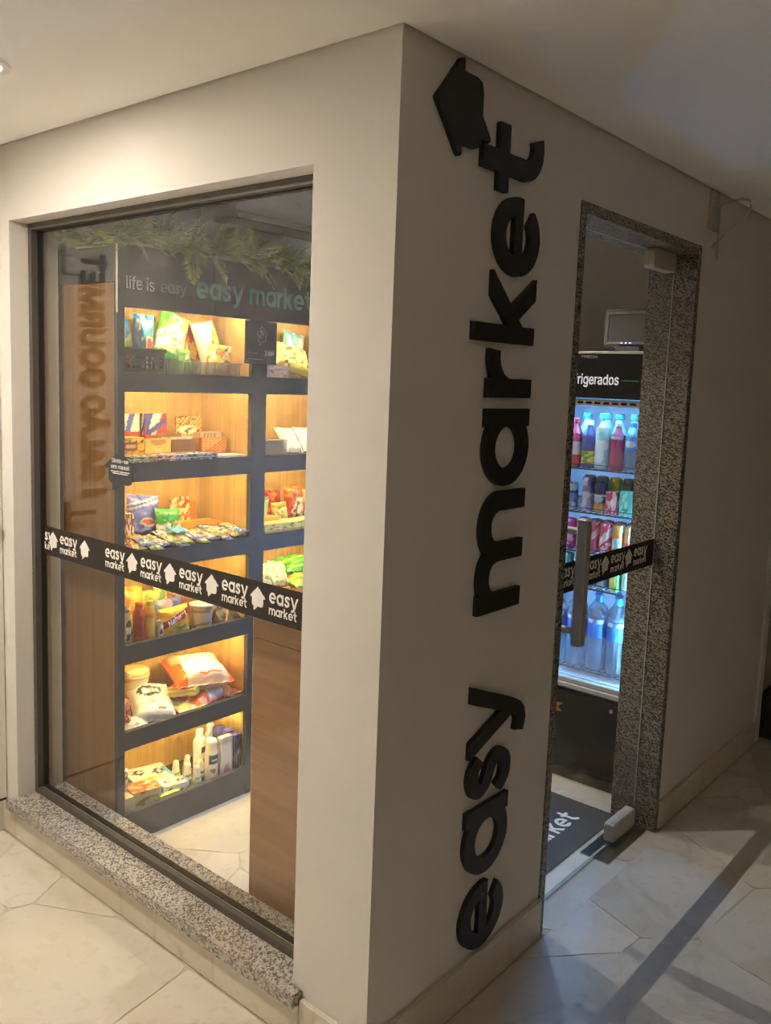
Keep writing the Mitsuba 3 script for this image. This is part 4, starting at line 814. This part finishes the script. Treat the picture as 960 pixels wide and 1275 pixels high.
put(hd + '__lettering', frame(fit_text('FRICON', .066, .009, .001), FY, (-.490, FY0, 1.7275)), 'm_text_grey')
# door
fw = .022
put(fr + '__door_frame', cat(bx(FX0, FX0 + fw, FY0, FY0 + .04, .375, 1.568), bx(FX1 - fw, FX1, FY0, FY0 + .04, .375, 1.568)), 'm_fridge_black')
put(fr + '__door_rail', cat(rbx(FX0 + fw, FX1 - fw, FY0 + .002, FY0 + .038, .388, .41, .004), rbx(FX0 + fw, FX1 - fw, FY0 + .008, FY0 + .036, .41, .432, .004)), 'm_plastic_grey')
tell(put(fr + '__top_vent', rbx(FX0 + fw, FX1 - fw, FY0 + .012, FY0 + .038, 1.540, 1.566, .003), 'm_plastic_grey'), 'pale grille along the top of the glass')
for i in range(16):
    x0 = FX0 + .05 + i * .037; put(fr + '__vent_slot', bx(x0, x0 + .024, FY0 + .0108, FY0 + .0122, 1.549, 1.558), 'm_fridge_black')
gq = trimesh.Trimesh([(FX0 + fw, FY0 + .006, .432), (FX1 - fw, FY0 + .006, .432), (FX1 - fw, FY0 + .006, 1.54), (FX0 + fw, FY0 + .006, 1.54)], [[0, 1, 2], [0, 2, 3]], process=False)
put(fr + '__door_glass', gq, 'm_glass_clear')
kick = put(fr + '__kick_panel', rbx(FX0, FX1, FY0, FY0 + .045, .05, .372, .003), 'm_fridge_black')
put(kick + '__decal', frame(extrude(Polygon([(-.60, .315), (-.475, .322), (-.50, .30), (-.478, .285), (-.60, .27)]), .0008), FY, (0, FY0, 0)), 'm_orange')
put(kick + '__lock', frame(extrude(Point(-.262, .345).buffer(.008), .006), FY, (0, FY0, 0)), 'm_steel')
put(fr + '__base', bx(FX0 + .01, FX1 - .01, FY0 + .02, FY1, 0, .05), 'm_dark_plinth')
def led(x0, x1, y0, y1, z0, z1):
    scene[numbered(fr + '__led_strip')] = mikit.ply(bx(x0, x1, y0, y1, z0, z1), 'm_white', emitter={'type': 'area', 'radiance': rgb(FRIDGE_LED), 'sampling_weight': 2.0})
led(FX0 + .038, FX0 + .046, FY0 + .055, FY0 + .067, .45, 1.12)
led(FX1 - .046, FX1 - .038, FY0 + .055, FY0 + .067, .45, 1.12)
led(FX0 + .06, FX1 - .06, FY0 + .050, FY0 + .060, 1.548, 1.556)
SH = [1.288, 1.110, 0.948, 0.800, 0.458]
for z in SH:
    ms = [bx(FX0 + .037, FX1 - .037, FY0 + .07, FY0 + .076, z - .006, z), bx(FX0 + .037, FX1 - .037, FY1 - .075, FY1 - .069, z - .006, z)]
    if z > .5: ms += [bx(FX0 + .037, FX1 - .037, FY0 + .069, FY0 + .0715, z + .016, z + .019)]
    for i in range(22):
        x0 = FX0 + .05 + i * .0268; ms.append(bx(x0, x0 + .003, FY0 + .072, FY1 - .071, z - .004, z - .001))
    put(fr + '__wire_shelf', cat(ms), 'm_wire')

def drink(name, label, category, geo, x, y, z, m='m_print', group=None, **k):
    return goods(name, label, category, geo, (x, y, z + .0004), 0, 0, 0, FY, m, True, group)
def bottle_prof(r, h, neck=.011, cap=.014):
    return [(0, 0), (r * .8, 0), (r, .008), (r * .97, h * .30), (r, h * .55), (r * .93, h * .68), (r * .55, h * .80), (neck, h * .88), (neck, h * .90), (cap, h * .905), (cap, h * .99), (cap * .8, h), (0, h)]
def ribbed(prof, r, h):
    out = prof[:2]
    for i in range(9):
        z = h * (.03 + .036 * i); out += [(r, z), (r * .955, z + h * .018)]
    return out + [(r, h * .40), (r, h * .70), (r * .93, h * .74)] + prof[6:]
def split_bottle(name, label, r, h, body, lab, cap, x, y, z, l0=.25, l1=.52, pet=True, cap_r=.014, group=None):
    key = thing(name, label, 'bottle', group)
    pos = (x, y, z + .0004); pr_ = bottle_prof(r, h, cap=cap_r)
    V, Fc, C = lathe_mesh(pr_[:9] if not pet or h < .25 else ribbed(pr_[:9], r, h), P(body), 24); scene[key + '__body'] = mikit.ply((V @ FY.T + np.array(pos), Fc), 'm_pet' if pet else 'm_print', True, **({} if pet else {'color': C}))
    V, Fc, C = lathe_mesh([(cap_r * .9, h * .895), (cap_r, h * .90), (cap_r, h * .99), (cap_r * .8, h), (0, h)], P(cap), 20); scene[key + '__cap'] = mikit.ply((V @ FY.T + np.array(pos), Fc), 'm_print', True, color=C)
    if lab is not None:
        rr_ = r * 1.012; V, Fc, C = lathe_mesh([(rr_, h * l0), (rr_, h * l1)], lab, 28); scene[key + '__label'] = mikit.ply((V @ FY.T + np.array(pos), Fc), 'm_print', True, color=C)
    return key
y0_ = FY0 + .105; zt = SH[0]
xs = [-.80, -.735, -.67, -.605, -.548]
split_bottle('juice_bottle', 'red juice bottle at the far left in view on the top fridge shelf', .028, .20, 'c03a4a', P('d8d0d4'), 'c83a3a', -.548, y0_, zt, pet=False)
split_bottle('juice_bottle', 'dark grape juice bottle with a yellow cap and yellow label on the top fridge shelf', .029, .193, '1c2a5c', P('ead65a', ('n', 4, .55, '5f7a2a', 3), ('n', 4, .72, 'b04a2a', 5)), 'f0e49a', -.487, y0_, zt, .08, .36, pet=False)
split_bottle('water_bottle', 'tall pale bottle with a teal cap on the top fridge shelf', .031, .225, 'bfe8f0', P('a9dcea', ('n', 2, .6, 'e8f8ff', 3)), '2fb8a8', -.426, y0_, zt, .12, .75, pet=False, cap_r=.02)
split_bottle('juice_bottle', 'dark red juice bottle with white lettering on the top fridge shelf', .028, .195, 'b0344a', P('b0344a', ('r', -.4, .3, .4, .8, 'e8d0d4')), 'd8c8d0', -.363, y0_, zt, .50, .72, pet=False)
split_bottle('water_bottle', 'clear water bottle with a blue cap at the right of the top fridge shelf', .029, .195, 'bfe0f8', P('4f9be0', ('e', 0, 0, .25, .5, 'eef6ff')), '2f86e0', -.300, y0_, zt, .42, .70)
for j, x in enumerate((-.545, -.455, -.40, -.335, -.275)):
    split_bottle('water_bottle', 'teal capped bottle behind the ' + ['red juice', 'grape juice', 'tall pale', 'dark red', 'blue capped'][j] + ' bottle on the top fridge shelf', .030, .222, 'a8d8e0', P('8fc8d8', ('n', 2, .6, 'd8f0f8', j)), '2fb0a0', x, y0_ + .085, zt, .15, .6, pet=False, cap_r=.018, group='second row bottles on the top fridge shelf')
zt = SH[1]
def can(r, h, p, n=24): return lathe_mesh([(0, .001), (r * .8, .001), (r * .86, .004), (r, .012), (r, h - .012), (r * .84, h - .002), (r * .84, h), (r * .78, h - .003), (0, h - .003)], p, n)
drink('can', 'white and blue can at the left of the second fridge shelf', 'can', can(.027, .115, P('b8cfe4', ('r', -1, -.4, 1, .3, '7a8fc0'), ('n', 3, .62, '3f4f8a', 2)), 24), -.553, y0_, zt, 'm_can')
drink('can', 'slim violet and silver can on the second fridge shelf', 'can', can(.025, .142, P('8f86b8', ('r', -1, .0, 1, .12, 'c0e4f0'), ('r', -1, .5, 1, 1, '7a5f9a'), ('n', 3, .62, 'c8cfe0', 3))), -.480, y0_, zt, 'm_can')
drink('can', 'slim dark can with an orange foot on the second fridge shelf', 'can', can(.025, .128, P('3c3f56', ('r', -1, -1, 1, -.4, 'd08a44'), ('e', 0, -.1, .3, .25, 'a8c8e0'), ('r', -1, .1, 1, .2, 'd8e8f0'))), -.423, y0_, zt, 'm_can')
goods('drink_carton', 'small red patterned drink carton on the second fridge shelf', 'carton', box_mesh(.048, .092, .038, P('d8c0cc', ('n', 3, .5, 'b03a58', 3), ('e', .2, 0, .35, .3, 'f0e8ec'))), (-.366, y0_, zt + .0004), 0, 0, 0, FY, 'm_print_soft', False)
goods('drink_carton', 'small turquoise drink carton at the right of the second fridge shelf', 'carton', box_mesh(.052, .100, .040, P('52d8d0', ('n', 3, .62, '9af0e4', 3), ('e', 0, -.5, .5, .15, '2f9a8a'))), (-.304, y0_, zt + .0004), 0, 0, 0, FY, 'm_print_soft', False)
drink('can', 'yellow can in the second row of the second fridge shelf', 'can', can(.026, .142, P('d8d04a', ('r', -1, -1, 1, -.3, 'b8a83a'))), -.395, y0_ + .075, zt, 'm_can')
for j, x in enumerate((-.338, -.28, -.453, -.51)):
    drink('can', 'dull olive can behind the ' + ['red patterned carton', 'turquoise carton', 'slim dark can', 'violet silver can'][j] + ' in the fridge', 'can', can(.026, .142, P('6f6a4a', ('r', -.2, -.6, .2, .6, '8a8460'))), x, y0_ + .075, zt, 'm_can', group='olive cans in the second fridge row')
zt = SH[2]
for j, (x, c1, c2, lb) in enumerate(((-.548, 'c04a9a', 'e8a8d8', 'magenta can at the left of the third fridge shelf'), (-.490, '9a3f9a', 'd8a8e0', 'violet can behind the door handle on the third fridge shelf'), (-.440, 'a8304a', 'e0b8c8', 'red can with white lettering, left one on the third fridge shelf'), (-.386, 'b83048', 'f0d0d8', 'red can with white lettering, right one on the third fridge shelf'), (-.332, 'd88a3a', 'a8d8e8', 'orange can with a pale blue foot on the third fridge shelf'), (-.279, 'e0a060', 'c04a3a', 'orange and red can at the right of the third fridge shelf'))):
    drink('can', lb, 'can', can(.0262, .125, P(c1, ('n', 3, .62, c2, j + 2), ('d', 1.2, 0, .25, c2) if j in (2, 3) else ('r', -.3, -.5, .3, -.1, c2))), x, y0_, zt, 'm_can')
for j, x in enumerate((-.52, -.465, -.413, -.359, -.305)):
    drink('can', 'red can in the second row behind the ' + ['magenta', 'violet', 'left red', 'right red', 'orange'][j] + ' can', 'can', can(.0262, .125, P('a83048', ('n', 3, .66, 'e0b0b8', 3))), x, y0_ + .07, zt, 'm_can', group='second row cans on the third fridge shelf')
zt = SH[3]
for j, (x, c1, c2, lb) in enumerate(((-.552, '2f9aa0', '9adce0', 'teal can at the left of the fourth fridge shelf'), (-.495, '3a5a9a', '9ab0d8', 'blue can behind the door handle on the fourth fridge shelf'), (-.440, '4a5a6a', '8aa0b0', 'dark grey can on the fourth fridge shelf'), (-.386, '3a4a5a', '90b8c0', 'slate can on the fourth fridge shelf'), (-.332, '5fb84a', 'e8e06a', 'green and yellow can on the fourth fridge shelf'), (-.279, '3f7fd0', 'b8d8f8', 'bright blue can at the right of the fourth fridge shelf'))):
    drink('can', lb, 'can', can(.0262, .128, P(c1, ('r', -.25, -1, .1, 1, c2), ('n', 3, .70, c2, j))), x, y0_, zt, 'm_can')
zt = SH[4]
wl = P('2f6ad8', ('r', -1, .55, 1, 1, 'cfe8f8'), ('s', 3, .3, '4f8af0'), ('n', 2, .75, 'a8d0ff', 4))
for j, (x, lb) in enumerate(((-.590, 'left'), (-.500, 'second from the left'), (-.405, 'third from the left'), (-.318, 'right'))):
    split_bottle('water_bottle', f'large blue labelled water bottle, {lb} of the front four in the fridge', .042, .315, 'bfe0f8', wl, '3f90e8' , x, y0_ + .02, zt, .44, .68, cap_r=.016, group=None)
for j, x in enumerate((-.548, -.455, -.365, -.287)):
    split_bottle('water_bottle', 'second row water bottle, ' + ['left', 'second', 'third', 'right'][j] + ' of four at the bottom of the fridge', .042, .315, 'bfe0f8', wl, '3f90e8', x, y0_ + .115, zt, .44, .68, cap_r=.016, group='second row water bottles at the bottom of the fridge')

# grey monitor on top of the fridge
mo = thing('monitor', 'grey framed monitor with small blue lights standing on top of the drinks fridge', 'monitor')
mf = frame(cat(rbx(-.465, -.262, 1.776, 1.925, -.025, 0.0, .006)), FY, (0, 1.86, 0)); put(mo + '__housing', mf, 'm_monitor')
put(mo + '__bezel', frame(cat(bx(-.452, -.275, 1.786, 1.796, 0, .006), bx(-.452, -.275, 1.903, 1.913, 0, .006), bx(-.452, -.443, 1.796, 1.903, 0, .006), bx(-.284, -.275, 1.796, 1.903, 0, .006)), FY, (0, 1.86, 0)), 'm_bezel')
put(mo + '__screen', frame(bx(-.443, -.284, 1.796, 1.903, 0, .002), FY, (0, 1.86, 0)), 'm_screen')
put(mo + '__foot', bx(-.40, -.30, 1.84, 1.93, FH, 1.7775), 'm_monitor')
for i in range(3):
    d = frame(bx(-.385 + i * .018, -.378 + i * .018, 1.789, 1.793, .006, .0075), FY, (0, 1.86, 0))
    scene[numbered(mo + '__indicator_light')] = mikit.ply(d, 'm_white', emitter={'type': 'area', 'radiance': rgb([0.5, 0.6, 3.0]), 'sampling_weight': 0.03})
